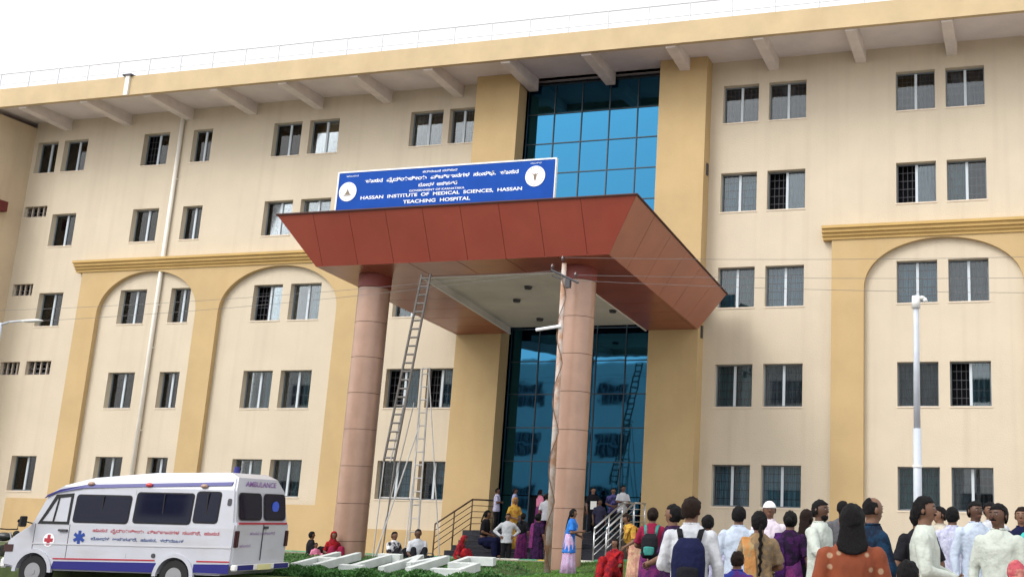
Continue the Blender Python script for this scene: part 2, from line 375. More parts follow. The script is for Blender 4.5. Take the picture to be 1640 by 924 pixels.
# raised yellow arcades
def arcade(x0, x1, arches, ztop=10.32):
    a = MB(); yf = -0.2
    xsb = [x0]
    cur = x0
    for (a0, a1, zs, rise) in arches:
        a.quad((cur, yf, ZB), (a0, yf, ZB), (a0, yf, ztop), (cur, yf, ztop))
        n = 32; cx = (a0 + a1) / 2; ra = (a1 - a0) / 2; pts = []
        for i in range(n + 1):
            t = math.pi * (1 - i / n); pts.append((cx + ra * math.cos(t), zs + rise * math.sin(t) ** .92))
        for (p, q) in zip(pts[:-1], pts[1:]):
            a.quad((p[0], yf, p[1]), (q[0], yf, q[1]), (q[0], yf, ztop), (p[0], yf, ztop))
            a.quad((p[0], yf, p[1]), (p[0], -.002, p[1]), (q[0], -.002, q[1]), (q[0], yf, q[1]))
        a.quad((a0, yf, ZB), (a0, -.002, ZB), (a0, -.002, zs), (a0, yf, zs)); a.quad((a1, yf, zs), (a1, -.002, zs), (a1, -.002, ZB), (a1, yf, ZB))
        cur = a1
    a.quad((cur, yf, ZB), (x1, yf, ZB), (x1, yf, ztop), (cur, yf, ztop))
    a.quad((x0, yf, ZB), (x0, yf, ztop), (x0, -.002, ztop), (x0, -.002, ZB)); a.quad((x1, yf, ztop), (x1, yf, ZB), (x1, -.002, ZB), (x1, -.002, ztop))
    a.build('arcade_panel', YEL, bld)
    prof = [(0, 10.24), (-.25, 10.24), (-.25, 10.33), (-.33, 10.36), (-.33, 10.45), (-.42, 10.47), (-.42, 10.58), (-.5, 10.60), (-.5, 10.70), (0, 10.74)]
    c = MB(); c.loft([[(x0 - .32, y, z) for y, z in prof], [(x1 + .32, y, z) for y, z in prof]]); c.build('cornice', YEL2, bld)
arcade(-28.4, -14.45, [(-27.35, -22.3, 8.3, 1.88), (-21.2, -15.62, 8.3, 1.88)])
arcade(4.22, 11.85, [(5.35, 10.72, 8.45, 1.74)])
MB().box(-28.39, -14.46, -.26, -.201, ZB, .72).box(-30.6, -28.45, -.12, -.003, ZB, .72).box(-14.4, -10.02, -.12, -.003, ZB, -.1).build('plinth', YEL, bld)
# pilasters
for (x0, x1) in ((-9.95, GX0), (GX1, -0.45)):
    MB().box(x0, x1, -.65, .24, ZB, 17.396).build('pilaster', YEL, bld)
for z in (13.1, 7.05):
    MB().box(-0.449, -0.40, -.36, -.2, z - .22, z + .22).build('drain_slot', GRILL, bld)
# eaves
SLX0, SLX1 = -44, 16.4
MB().box(SLX0, SLX1, -2.35, 14, 17.4, 17.62).build('roof_slab', SOFF, bld)
MB().box(SLX0, SLX1, -2.52, -2.351, 17.12, 17.95).build('fascia', FASC, bld)
MB().box(SLX0, SLX1, -2.30, -2.0, 17.621, 17.9).build('parapet', FASC, bld)
bxs = [-30.68 + 3.263 * i for i in range(-1, 15)]
for x in bxs:
    yin = -.652 if (-9.95 < x < -8.1 or -2.3 < x < -.45) else (-.002 if not (GX0 < x < GX1) else .05)
    zin = 16.9
    pts = [(x - .19, -2.36, 17.05), (x - .19, yin, zin), (x - .19, yin, 17.399), (x - .19, -2.36, 17.399)]
    if x < XL: continue
    MB().prism(pts, (.38, 0, 0)).build('eave_beam', BEAM, bld)
# roof railing
rl = MB()
for z, r in ((19.0, .035), (18.5, .02), (18.1, .02)): rl.tube((SLX0, -1.85, z), (SLX1, -1.85, z), r, r, 6)
RAILM = mat('roof_rail_paint', (0.58, 0.60, 0.63), 0.6)
rlo = rl.build('roof_railing', RAILM, bld)
pm_ = MB().tube((0, 0, 17.63), (0, 0, 19.0), .03, .03, 6).mesh('railing_post')
for i in range(33): put('railing_post', pm_, RAILM, rlo, (-36 + i * 1.6, -1.85, 0))
# downpipe
dp = MB().path([(-24.4, -.1, 17.39), (-24.4, -.1, -1.3)], .085, 10)
dpo = dp.build('downpipe', PIPE, bld, smooth=True)
MB().box(-25.16, -24.96, -2.60, -2.521, 17.1, 18.0).build('roof_spout', PIPE, bld)
MB().box(-25.3, -24.86, -2.64, -2.3, 17.951, 18.02).build('spout_lip', GRILL, bld)
for z in (14.2, 8.7, 6.9, 3.5): MB().box(-24.5, -24.3, -.1, -.003, z, z + .06).build('pipe_clamp', PIPE, dpo)
# curtain wall of blue glass
cwf = MB(); GY = .2
NC = 5; pw = (GX1 - GX0) / NC; ph = 1.225; NR = 14
for i in range(NC + 1):
    x = GX0 + pw * i; cwf.box(x - .02 + (.02 if i == 0 else 0), x + .02 - (.02 if i == NC else 0), GY - .035, GY + .04, 0.02, 17.15)
for j in range(NR + 1):
    z = .02 + ph * j; 
    if z < 2.3 and j in (1,): continue
    cwf.box(GX0, GX1, GY - .03, GY + .035, z - .018 + (.018 if j == 0 else 0), z + .018)
MB().box(GX0, GX1, .42, .5, 0, 17.39).build('curtain_backing', DARK, bld)
cwo = cwf.build('curtain_wall', MULL, bld)
pmesh = MB().box(-.012, pw - .028, 0, .012, -.008, ph - .043).mesh('curtain_pane')
rp = random.Random(3)
for i in range(NC):
    for j in range(NR):
        if i in (1, 2) and j == 0: continue
        o = put('glass_pane', pmesh, CURT, cwo, (GX0 + pw * i + .03, GY, .02 + ph * j + .025), (rp.uniform(-.0016, .0016), 0, rp.uniform(-.0016, .0016)))
# open entrance door leaves
for sx in (0, 1):
    x = GX0 + pw * (1 + 2 * sx) ; dd = MB(); s_ = 1 if sx == 0 else -1
    dd.box(0, .05, -.0, .9, 0.03, 1.19); put('door_leaf', dd.mesh('door_leaf'), MULL, bld, (x + (-.025), .21, 0))

# ------------------------------------------------------------------ entrance canopy (part of the building)
def zb(y): return 7.08 + 0.077 * (-y - .65)
CXm = -5.2
bot = [(-9.95, -9.0), (-.45, -9.0), (-.45, -.66), (-9.95, -.66)]
top = [(-10.98, -9.72), (.58, -9.72), (.58, -.66), (-10.98, -.66)]
zt = lambda y: 8.32 + (9.20 - 8.32) * (-y - .66) / 9.06
B = [Vector((x, y, zb(y))) for x, y in bot]; T = [Vector((x, y, zt(y))) for x, y in top]
can = put('entrance_canopy', None, None, bld)
can2 = MB()
ins = .16
def shr(p): return p + (Vector((CXm, -4.8, p.z)) - p).normalized() * ins
Bi = [shr(p) for p in B]; Ti = [shr(p) for p in T]
can2.quad(Bi[0], Bi[1], Ti[1], Ti[0]); can2.quad(Bi[1], Bi[2], Ti[2], Ti[1]); can2.quad(Bi[3], Bi[0], Ti[0], Ti[3])
bpy.data.objects.remove(can)
can = can2.build('entrance_canopy', SEAM, bld)
def panel(quad, m, name='cladding_panel', th=.022):
    a, b, c, d = [Vector(p) for p in quad]; n = (b - a).cross(d - a).normalized()
    MB().prism([a, b, c, d], -n * th).build(name, m, can)
gap = .007
def lerp(a, b, t): return a + (b - a) * t
# front face: seams vertical at constant X
seams = [-10.98, -8.88, -7.66, -6.44, -5.22, -4.0, -2.78, -1.56, .58]
seams = [-10.98, -9.72, -8.5, -7.28, -6.06, -4.84, -3.62, -2.4, -1.1, .58]
def fx(x, top_):
    (p, q) = (T[0], T[1]) if top_ else (B[0], B[1]); t = (x - p.x) / (q.x - p.x); t = max(0, min(1, t)); return lerp(p, q, t)
for i in range(len(seams) - 1):
    a, b = seams[i] + gap, seams[i + 1] - gap
    dz = .14  # seams drift slightly
    p0 = fx(a if i else B[0].x, False); p1 = fx(b if i < len(seams) - 2 else B[1].x, False); q0 = fx(a, True); q1 = fx(b, True)
    panel((p0, p1, q1, q0), RED1)
for k in range(6):
    t0, t1 = k / 6 + .001, (k + 1) / 6 - .001
    panel((lerp(B[1], B[2], t0), lerp(B[1], B[2], t1), lerp(T[1], T[2], t1), lerp(T[1], T[2], t0)), RED2)
    panel((lerp(B[3], B[0], t0), lerp(B[3], B[0], t1), lerp(T[3], T[0], t1), lerp(T[3], T[0], t0)), RED2)
# soffit ring, with an inner recess to a white ceiling
IN = [(-7.2, -7.6), (-2.4, -7.6), (-2.4, -.66), (-7.72, -.66)]
def sq(p): return Vector((p[0], p[1], zb(p[1])))
def soff(a, b, c, d, n, name='soffit_panel'):
    for i in range(n):
        t0, t1 = i / n + .0015, (i + 1) / n - .0015
        q = [lerp(a, b, t0), lerp(a, b, t1), lerp(d, c, t1), lerp(d, c, t0)]
        MB().prism(q, (0, 0, .03)).build(name, RED3, can)
Ii = [sq(p) for p in IN]; 
soff(B[0], B[1], Vector((B[1].x, -7.6, zb(-7.6))), Vector((B[0].x, -7.6, zb(-7.6))), 6)
A1 = Vector((B[0].x, -7.6, zb(-7.6))); A2 = Vector((B[1].x, -7.6, zb(-7.6)))
soff(A1, B[3], Ii[3], Ii[0], 6); soff(Ii[1], Ii[2], B[2], A2, 6)
rec = MB(); H_ = .22
for i in range(4):
    a, b = Ii[i], Ii[(i + 1) % 4]
    if i == 2: continue
    rec.quad(a, b, b + Vector((0, 0, H_)), a + Vector((0, 0, H_)))
rec.quad(*[p + Vector((0, 0, H_)) for p in Ii]); rec.build('ceiling', CEIL, can)
lp = MB(); 
for i in (0, 1, 3):
    a, b = Ii[i], Ii[(i + 1) % 4]; lp.tube(a + Vector((0, 0, -.01)), b + Vector((0, 0, -.01)), .03, .03, 6)
lp.build('ceiling_trim', WHITE, can)
for (x, y) in ((-5.7, -4.2), (-2.9, -2.6), (-6.0, -1.8), (-4.6, -5.6)):
    MB().tube((x, y, zb(y) + H_), (x, y, zb(y) + H_ - .09), .13, .11, 14).build('ceiling_lamp', GRILL, can)
tp = MB().quad(*[p + Vector((0, 0, -.05)) for p in Ti]); tp.build('canopy_top', SEAM, can)
# capping strip round the top edge
for (a, b) in ((T[0], T[1]), (T[1], T[2]), (T[3], T[0])):
    MB().tube(a, b, .035, .035, 6).build('edge_trim', SEAM, can)
# columns
joints = [-1.2, -.32, .76, 1.84, 2.92, 4.0, 5.08, 6.16, 7.24]
drum = None
for cx in (-8.68, -1.82):
    zc = zb(-7.8)
    co = MB().tube((cx, -7.8, -1.6), (cx, -7.8, zc + .05), .455, .455, 40).build('column', SEAM, bld, smooth=False)
    for a, b in zip(joints[:-1], joints[1:]):
        dm = MB().tube((cx, -7.8, a + .007), (cx, -7.8, b - .007), .475, .475, 48, cap=False)
        for z in (a + .007, b - .007): dm.poly([(cx + .475 * math.cos(2 * math.pi * k / 48), -7.8 + .475 * math.sin(2 * math.pi * k / 48), z) for k in range(48)])
        dm.build('drum', COLM, co)
    MB().tube((cx, -7.8, 7.25), (cx, -7.8, zc + .02), .49, .49, 40).build('capital', mat('capital_red', (0.20, 0.035, 0.025), 0.5), co)
for o in bpy.data.objects:
    if o.name.startswith('drum') and o.data:
        for p in o.data.polygons: p.use_smooth = len(p.vertices) == 4

# ------------------------------------------------------------------ entrance steps and rails
st = thing('entrance_steps', 'dark granite steps and landing below the glass entrance', 'steps', (0, 0, 0))
MB().box(-7.95, -2.0, -2.6, -.01, -1.3, 0).build('landing', GRAN, st, bevel=.01)
for i in range(5):
    z = -.155 * (i + 1); MB().box(-7.6, -2.0, -2.6 - .42 * (i + 1), -2.601 - .42 * i, -1.3, z).build('step', GRAN, st, bevel=.008)
def stair_rail(x, label, m, ye):
    t = thing('stair_railing', label, 'railing', (x, -2.7, 0), 0, 'railings of the entrance steps')
    P = [(0, ye + 2.7, 1.02), (0, 0, 1.02), (0, -2.25, .20)]
    MB().path(P, .03, 8).build('handrail', m, t, smooth=True)
    for k in (1, 2, 3, 4):
        dz = -.2 * k; MB().path([(0, ye + 2.7, 1.02 + dz), (0, 0, 1.02 + dz), (0, -2.25, .20 + dz)], .014, 6).build('bar', m, t, smooth=True)
    for (y, z0, z1) in ((ye + 2.7, 0, 1.02), (0, 0, 1.02), (-1.12, -.5, .61), (-2.25, -.85, .20)):
        MB().tube((0, y, z0), (0, y, z1), .025, .025, 8).build('post', m, t, smooth=True)
stair_rail(-7.6, 'brown metal railing on the left side of the entrance steps', RUST, -1.2)
stair_rail(-2.15, 'shiny steel railing on the right side of the entrance steps', STEEL, -1.7)
stair_rail(-1.75, 'second steel railing beside the right column foot behind the seated red figure', STEEL, -1.7)

# ------------------------------------------------------------------ name board on the canopy
SX0, SX1, SZ0, SZ1, SY = -9.25, -2.12, 9.33, 10.53, -9.3
sg = thing('hospital_sign', 'long blue hospital name board with white lettering and two round emblems above red canopy', 'sign', (SX0, SY, SZ0))
SW, SH = SX1 - SX0, SZ1 - SZ0
MB().box(0, SW, 0, .08, 0, SH).build('board', SIGNB, sg)
fr = MB(); fr.box(-.05, 0, -.01, .09, -.04, SH + .04).box(SW, SW + .03, -.01, .09, -.04, SH + .04).box(0, SW, -.01, .09, SH, SH + .045); fr.build('frame', WHITE, sg)
for x in (.4, 2.4, 4.7, 6.7): MB().tube((x, .12, -.3), (x, .12, SH - .1), .03, .03, 6).tube((x, .12, SH - .3), (x, 1.2, -.15), .025, .025, 6).build('support', GRILL, sg)
def text(body, width, height, x, y, z, m, parent, name='lettering', rot=(R(90), 0, 0), align='CENTER', bold=0.0, thick=.004):
    c = bpy.data.curves.new('txt', 'FONT'); c.body = body; c.align_x = align; c.align_y = 'CENTER'; c.size = 1.0; c.offset = bold; c.extrude = 0.0
    me = baked(c)
    xsv = [v.co.x for v in me.vertices]; ysv = [v.co.y for v in me.vertices]
    if not xsv: return None
    ww = max(xsv) - min(xsv); hh = max(ysv) - min(ysv); sx = width / ww; sy = height / hh
    mx, my = (max(xsv) + min(xsv)) / 2, (max(ysv) + min(ysv)) / 2
    for v in me.vertices: v.co.x = (v.co.x - mx) * sx; v.co.y = (v.co.y - my) * sy
    me.materials.clear(); me.name = name
    return put(name, me, m, parent, (x, y, z), rot)
LW = SIGNW
def line(body, u0, u1, v, hh, b=.012): text(body, SW * (u1 - u0), SH * hh, SW * (u0 + u1) / 2, -.006, SH * (1 - v), LW, sg, bold=b)
line('ಕರ್ನಾಟಕ ಸರ್ಕಾರ', .40, .56, .10, .06)
line('ಹಾಸನ  ವೈದ್ಯಕೀಯ  ವಿಜ್ಞಾನಗಳ  ಸಂಸ್ಥೆ,  ಹಾಸನ', .125, .84, .27, .15, .025)
line('ಬೋಧಕ  ಆಸ್ಪತ್ರೆ', .385, .565, .44, .11, .02)
line('GOVERNMENT OF KARNATAKA', .345, .60, .575, .05)
line('HASSAN  INSTITUTE  OF  MEDICAL  SCIENCES,  HASSAN', .115, .86, .69, .10, .02)
line('TEACHING  HOSPITAL', .32, .63, .85, .09, .02)
def emblem(u, v, r, kind):
    x, z = SW * u, SH * (1 - v)
    e = MB().tube((x, -.004, z), (x, -.016, z), r, r, 32).build('emblem', SIGNW, sg)
    d = MB(); n = 28
    for i in range(n):
        a0, a1 = 2 * math.pi * i / n, 2 * math.pi * (i + .6) / n
        d.quad(*[(x + rr * math.cos(a), -.019, z + rr * math.sin(a)) for rr, a in ((r * .86, a0), (r * .86, a1), (r * .8, a1), (r * .8, a0))])
    if kind == 0:
        d.poly([(x - .1, -.019, z - .09), (x + .1, -.019, z - .09), (x + .03, -.019, z + .02), (x, -.019, z + .12), (x - .03, -.019, z + .02)]); d.quad((x - .13, -.0195, z - .13), (x + .13, -.0195, z - .13), (x + .13, -.0195, z - .10), (x - .13, -.0195, z - .10))
    else:
        d.poly([(x - .03, -.019, z - .12), (x + .03, -.019, z - .12), (x + .05, -.019, z + .03), (x + .14, -.019, z + .09), (x + .02, -.019, z + .06), (x, -.019, z + .10), (x - .02, -.019, z + .06), (x - .14, -.019, z + .09), (x - .05, -.019, z + .03)])
    d.build('emblem_mark', EMB, e)
emblem(.05, .50, .30, 0); emblem(.915, .40, .31, 1)
text('ಹಾಸನ', .42, .05, SW * .065, -.006, SH * .86 + .06, LW, sg)
text('ಸಂಸ್ಥೆ', .35, .05, SW * .915, -.006, SH * .93, LW, sg)

# ------------------------------------------------------------------ block across the street (mirrored in the entrance glass)
ob = thing('opposite_block', 'pale blue block across the street mirrored in the entrance glass', 'building', (0, -60, 0))
w2 = MB(); w2.box(-70, 4, -12, 0, -1.2, 15.4); w2.build('wall', mat('opp_plaster', (0.78, 0.78, 0.76), 0.9, var=.1, scale=.4), ob)
om = MB().box(0, 3.2, -.02, .06, 0, 2.1).mesh('window')
ogr = MB()
for i in range(7): ogr.box(i * .5 + .05, i * .5 + .12, .061, .1, 0, 2.1)
ogr.box(0, 3.2, .061, .1, 1, 1.1); ogr = ogr.mesh('grille')
for i in range(9):
    for z in (1.2, 6.2, 11.2):
        x = -64 + 8.7 * i + (-1.0 if z > 8 else -1.2)
        o = put('window', om, DARK, ob, (x, 0, z)); put('grille', ogr, GREYP, o)

# ------------------------------------------------------------------ ambulance
VA = Vector((-6.287, -15.426, -1.106)); ph_ = R(5)
van = thing('ambulance', 'white ambulance van with blue stripes parked left of the white hedge letters', 'ambulance', VA, 0)
# local frame: X = forward (front of the van), Y = left side outwards toward viewer side, built then rotated
van.rotation_euler = (0, 0, math.pi + ph_)     # local +X -> world (-cos, -sin);  local +Y -> world (sin,-cos) = towards the camera
WV = 2.02   # local y from 0 (near side) to -WV (far side)
side = [(0.02, .42), (0.0, 1.30), (.05, 1.36), (.14, 2.02), (.26, 2.33), (.5, 2.44), (2.4, 2.40), (3.9, 2.26), (4.55, 2.08), (4.93, 1.86), (5.16, 1.30), (5.24, 1.16), (5.60, .93), (5.76, .80), (5.82, .55), (5.82, .26), (5.3, .17), (.3, .19)]
def inset_at(z):   # tumblehome
    return 0.0 if z < 1.2 else (z - 1.2) * .075 + (0 if z < 2.05 else (z - 2.05) * .55)
bm = bmesh.new()
a = [bm.verts.new((x, 0, z)) for x, z in side]; b = [bm.verts.new((x, -WV, z)) for x, z in side]
n = len(side)
for i in range(n):
    j = (i + 1) % n; bm.faces.new((a[j], a[i], b[i], b[j]))
bm.faces.new(a); bm.faces.new(list(reversed(b)))
bmesh.ops.recalc_face_normals(bm, faces=bm.faces)
bm.normal_update()
ed = [e for e in bm.edges if len(e.link_faces) == 2 and abs(abs(e.link_faces[0].normal.y) - abs(e.link_faces[1].normal.y)) > .5]
bmesh.ops.bevel(bm, geom=ed, offset=.04, segments=3, affect='EDGES', clamp_overlap=True)
for zc in (1.2, 2.05): bmesh.ops.bisect_plane(bm, geom=list(bm.verts) + list(bm.edges) + list(bm.faces), dist=1e-5, plane_co=(0, 0, zc), plane_no=(0, 0, 1))
for v in bm.verts: v.co.y += (-1 if v.co.y > -WV / 2 else 1) * inset_at(v.co.z)
bmesh.ops.triangulate(bm, faces=[f for f in bm.faces if len(f.verts) > 4])
me = bpy.data.meshes.new('body'); bm.to_mesh(me); bm.free(); 
vbody = put('body', me, VANW, van)
# wheel wells cut with boolean
def cutter(x):
    return MB().tube((x, .2, .13), (x, -.34, .13), .42, .42, 32).tube((x, -WV - .2, .13), (x, -WV + .34, .13), .42, .42, 32).mesh('cut')
for x in (1.40, 5.0):
    c = put('cut', cutter(x), None, van); md = vbody.modifiers.new('b', 'BOOLEAN'); md.object = c; md.operation = 'DIFFERENCE'; md.solver = 'EXACT'
# cab side window opening through the body
bpy.context.view_layer.update()
cb = MB().prism([(4.26, .3, 1.24), (4.98, .3, 1.24), (4.86, .3, 1.42), (4.66, .3, 1.80), (4.28, .3, 1.84)], (0, -WV - .6, 0)).mesh('cut')
c = put('cut', cb, None, van); md = vbody.modifiers.new('b', 'BOOLEAN'); md.object = c; md.operation = 'DIFFERENCE'; md.solver = 'EXACT'
bpy.context.view_layer.update()
dg = bpy.context.evaluated_depsgraph_get(); nm = bpy.data.meshes.new_from_object(vbody.evaluated_get(dg)); vbody.modifiers.clear(); vbody.data = nm
for o in [o for o in bpy.data.objects if o.name.startswith('cut')]: bpy.data.objects.remove(o)
def vy(z, off=.006): return -(inset_at(z)) + off
def vpanel(name, pts, m, off=.006, th=.006, parent=van, bevel=0):      # panel lying on the near side, pts (x,z)
    o = MB().prism([(x, vy(z, off), z) for x, z in pts], (0, -th, 0)).build(name, m, parent)
    return o
def rrect(x0, x1, z0, z1, r=.06):
    out = []
    for cx, cz, a0 in ((x1 - r, z1 - r, 0), (x0 + r, z1 - r, 90), (x0 + r, z0 + r, 180), (x1 - r, z0 + r, 270)):
        for k in range(4): t = R(a0 + 30 * k); out.append((cx + r * math.cos(t), cz + r * math.sin(t)))
    return out
for (x0, x1, z0, z1) in ((2.74, 4.12, 1.27, 1.85), (1.17, 2.58, 1.29, 1.93), (.50, 1.07, 1.33, 1.98)):
    f = vpanel('side_window', rrect(x0 - .03, x1 + .03, z0 - .03, z1 + .03, .08), RUB, .008, .014)
    vpanel('pane', rrect(x0, x1, z0, z1), VGL, .014, .008, f)
    MB().box((x0 + x1) / 2 - .012, (x0 + x1) / 2 + .012, vy(1.6, .012), vy(1.6, .022), z0, z1).build('divider', RUB, f)
# cab window frame and glass
cwn = MB()
pts = [(4.22, 1.20), (5.03, 1.20), (4.9, 1.44), (4.69, 1.86), (4.24, 1.90)]; pin = [(4.28, 1.26), (4.93, 1.26), (4.83, 1.42), (4.64, 1.78), (4.30, 1.82)]
for i in range(5):
    j = (i + 1) % 5; cwn.prism([(pts[i][0], vy(pts[i][1], .012), pts[i][1]), (pts[j][0], vy(pts[j][1], .012), pts[j][1]), (pin[j][0], vy(pin[j][1], .012), pin[j][1]), (pin[i][0], vy(pin[i][1], .012), pin[i][1])], (0, -.05, 0))
cwn.prism([(4.62, vy(1.26, .012), 1.26), (4.66, vy(1.26, .012), 1.26), (4.62, vy(1.8, .012), 1.8), (4.58, vy(1.8, .012), 1.8)], (0, -.03, 0))
cf = cwn.build('cab_window', RUB, van)
MB().prism([(x, vy(z, -.01), z) for x, z in pin], (0, -.005, 0)).build('pane', GLASSW, cf)
# windscreen
ws = [(4.95, 1.80), (5.15, 1.32)]
wsm = MB().prism([(4.965, -.2, 1.80), (4.965, -WV + .2, 1.80), (5.175, -WV + .12, 1.30), (5.175, -.12, 1.30)], (.012, 0, .006)).build('windscreen', VGL, van)
# stripes
vpanel('blue_stripe', [(.30, 2.15), (4.0, 2.02), (4.7, 1.90), (4.98, 1.77), (4.9, 1.86), (4.6, 1.98), (3.95, 2.10), (.30, 2.23)], VANB, .030, .025)
vpanel('sill_stripe', [(1.86, .21), (4.52, .21), (4.47, .38), (1.86, .42)], VANB, .008, .006)
vpanel('sill_stripe', [(.05, .24), (.92, .24), (.92, .42), (.05, .44)], VANB, .008, .006)
vpanel('red_line', [(1.9, .455), (4.5, .42), (4.5, .45), (1.9, .487)], VANR, .009, .006)
vpanel('red_line', [(.05, .475), (.86, .467), (.86, .497), (.05, .505)], VANR, .009, .006)
for (x0, x1, z) in ((.05, 5.1, .78),): vpanel('rub_strip', [(x0, z), (x1, z - .04), (x1, z - .015), (x0, z + .025)], mat('strip_grey', (.5, .5, .52), .5), .012, .012)
# door seams
for x in (4.18, 5.08): vpanel('door_seam', [(x, .45), (x + .012, .45), (x + .012, 1.2), (x, 1.2)], GRILL, .004, .004)
for x in (2.64,): vpanel('door_seam', [(x, .5), (x + .010, .5), (x + .010, 2.0), (x, 2.0)], mat('seam_grey', (.3, .3, .32), .7), .004, .004)
vpanel('door_handle', rrect(4.22, 4.45, 1.04, 1.09, .02), GRILL, .04, .04)
# wheel-arch lips
for cx in (1.40, 5.0):
    l = MB(); k = 16
    for i in range(k):
        t0, t1 = math.pi * (i) / k, math.pi * (i + 1) / k
        q = [(cx + r_ * math.cos(t), .13 + r_ * math.sin(t)) for r_, t in ((.42, t0), (.42, t1), (.51, t1), (.51, t0))]
        l.prism([(x, .03, z) for x, z in q], (0, -.06, 0))
    l.build('wheel_arch', VANW, van)
    for yy in (-.02, -WV + .24):
        t = MB().tube((cx, yy, .13), (cx, yy - .22, .13), .355, .355, 32).build('wheel', RUB, van)
        rm = MB().tube((cx, yy + .004, .13), (cx, yy - .05, .13), .20, .18, 24).tube((cx, yy + .012, .13), (cx, yy, .13), .07, .07, 12).build('rim', mat('rim_grey', (.4, .4, .42), .4, metal=.5), t)
# decals on the side
def vtext(body, x, z, w_, h_, m, rearface=False, bold=.015):
    if not rearface:
        return text(body, w_, h_, x, vy(z, .007), z, m, van, rot=(R(90), 0, math.pi), bold=bold)
    return text(body, w_, h_, -.022 + max(0, z - 1.3) * .14, x, z, m, van, rot=(R(90), 0, R(-90)), bold=bold)
def star(x, z, r, m):
    s = MB()
    for k in range(3):
        a = R(60 * k); dx, dz = math.sin(a), math.cos(a); px, pz = dz * .24 * r, -dx * .24 * r
        s.prism([(x + dx * r + px, vy(z, .008 + .001 * k), z + dz * r + pz), (x + dx * r - px, vy(z, .008 + .001 * k), z + dz * r - pz), (x - dx * r - px, vy(z, .008 + .001 * k), z - dz * r - pz), (x - dx * r + px, vy(z, .008 + .001 * k), z - dz * r + pz)], (0, -.003, 0))
    s.build('emblem_star', m, van)
star(3.90, .92, .15, mat('star_blue', (.012, .05, .28), .5))
cd = MB().tube((4.68, .006, .84), (4.68, .004, .84), .15, .15, 24).build('emblem_disc', SIGNW, van)
MB().box(4.64, 4.72, .007, .010, .72, .96).box(4.57, 4.64, .007, .010, .80, .88).box(4.72, 4.79, .007, .010, .80, .88).build('red_cross', VANR, cd)
vtext('ಹಾಸನ  ವೈದ್ಯಕೀಯ  ವಿಜ್ಞಾನಗಳ  ಸಂಸ್ಥೆ,  ಹಾಸನ', 1.98, 1.07, 3.2, .115, VANR)
vtext('ಬೋಧಕ  ಆಸ್ಪತ್ರೆ,  ಹಾಸನ,  ಕರ್ನಾಟಕ', 2.42, .90, 2.35, .085, mat('text_blue', (.015, .06, .22), .5))
# side markers on the roof band
for x in (.95, 2.35, 3.85):
    sdm = MB().sphere((x, vy(2.1, .03), 2.12), (.09, .05, .05), 10, 6).build('side_lamp', mat('lamp_amber', (.35, .22, .16), .3) if x != 2.35 else mat('lamp_red', (.5, .05, .05), .3), van, smooth=True)
vpanel('side_vent', rrect(.20, .30, 1.70, 1.86, .04), GRILL, .012, .012)
vpanel('fuel_cap', rrect(1.90, 2.0, .52, .62, .04), GRILL, .012, .012)
# mirror
mr = MB().box(5.22, 5.30, .10, .26, 1.12, 1.36).build('mirror', RUB, van, bevel=.015); MB().tube((5.2, -.02, 1.2), (5.26, .14, 1.24), .015, .015, 6).build('mirror_arm', RUB, mr)
# head lamp, grille, bumper at the front
MB().box(5.56, 5.835, -.34, .012, .54, .74).build('headlight', mat('headlight_dark', (.06, .03, .03), .2), van, bevel=.02)
MB().box(5.56, 5.835, -WV - .012, -WV + .34, .54, .74).build('headlight', MATS['headlight_dark'], van, bevel=.02)
MB().box(5.74, 5.90, -WV + .02, -.02, .20, .42).build('front_bumper', WHITE, van, bevel=.03)
# rear: two doors with windows, lamps, bumper
for (y0, y1) in ((-.16, -.94), (-1.08, -1.86)):
    def ry(x_, z): return (x_, z)
    q = []
    for (yy, zz) in rrect(y1, y0, 1.42, 1.97, .08): q.append((.035 + (zz - 1.36) * .135 - .01, yy, zz))
    f = MB().prism(q, (-.012, 0, 0)).build('rear_window', VGL, van)
    sq_ = []
    for (yy, zz) in rrect(y1 - .03, y0 + .03, 1.39, 2.0, .1): sq_.append((.035 + (zz - 1.36) * .135 - .004, yy, zz))
    MB().prism(sq_, (-.010, 0, 0)).build('rubber_seal', RUB, f)
MB().box(-.012, .002, -1.02, -1.00, .5, 1.30).build('door_seam', GRILL, van)
rr_ = MB().box(-.016, .01, -WV + .12, -.10, 1.30, 1.345).build('red_line', VANR, van)
for y in (-.08, -WV + .08):
    MB().box(-.03, .03, y - .055, y + .055, .80, 1.16).build('tail_light', mat('tail_dark_red', (.035, .006, .010), .25), van, bevel=.01)
MB().box(-.12, .02, -WV, 0, .30, .43).build('rear_bumper', WHITE, van, bevel=.02)
MB().box(-.126, -.121, -.62, -.06, .31, .42).build('bumper_stripe', VANB, van); MB().box(-.126, -.121, -WV + .06, -WV + .62, .31, .42).build('bumper_stripe', VANB, van)
MB().box(-.132, -.122, -1.27, -.77, .30, .42).build('number_plate', mat('plate_yellow', (.75, .7, .35), .5), van)
text('AMBULANCE', 1.15, .12, .176, -1.01, 2.20, mat('text_violet', (.25, .12, .35), .5), van, rot=(R(90), R(0), R(-90)), bold=.02)
text('ಹಾಸನ ಆಸ್ಪತ್ರೆ', .95, .07, -.006, -1.0, 1.10, mat('text_violet', (.25, .12, .35), .5), van, rot=(R(90), 0, R(-90)))
text('ಹಾಸನ', .4, .06, -.006, -.40, .83, mat('text_violet', (.25, .12, .35), .5), van, rot=(R(90), 0, R(-90)))
for z in (1.24,): MB().box(-.04, .0, -1.16, -1.02, 1.2, 1.26).build('door_handle', GRILL, van)
dsc = MB().tube((.085, -1.47, 1.70), (.045, -1.47, 1.70), .12, .13, 20).build('rear_emblem', mat('decal_blue', (.05, .12, .65), .4), van)
bcn = MB().tube((.85, -1.0, 2.42), (.85, -1.0, 2.60), .075, .06, 14).build('beacon', VANB, van, smooth=False)

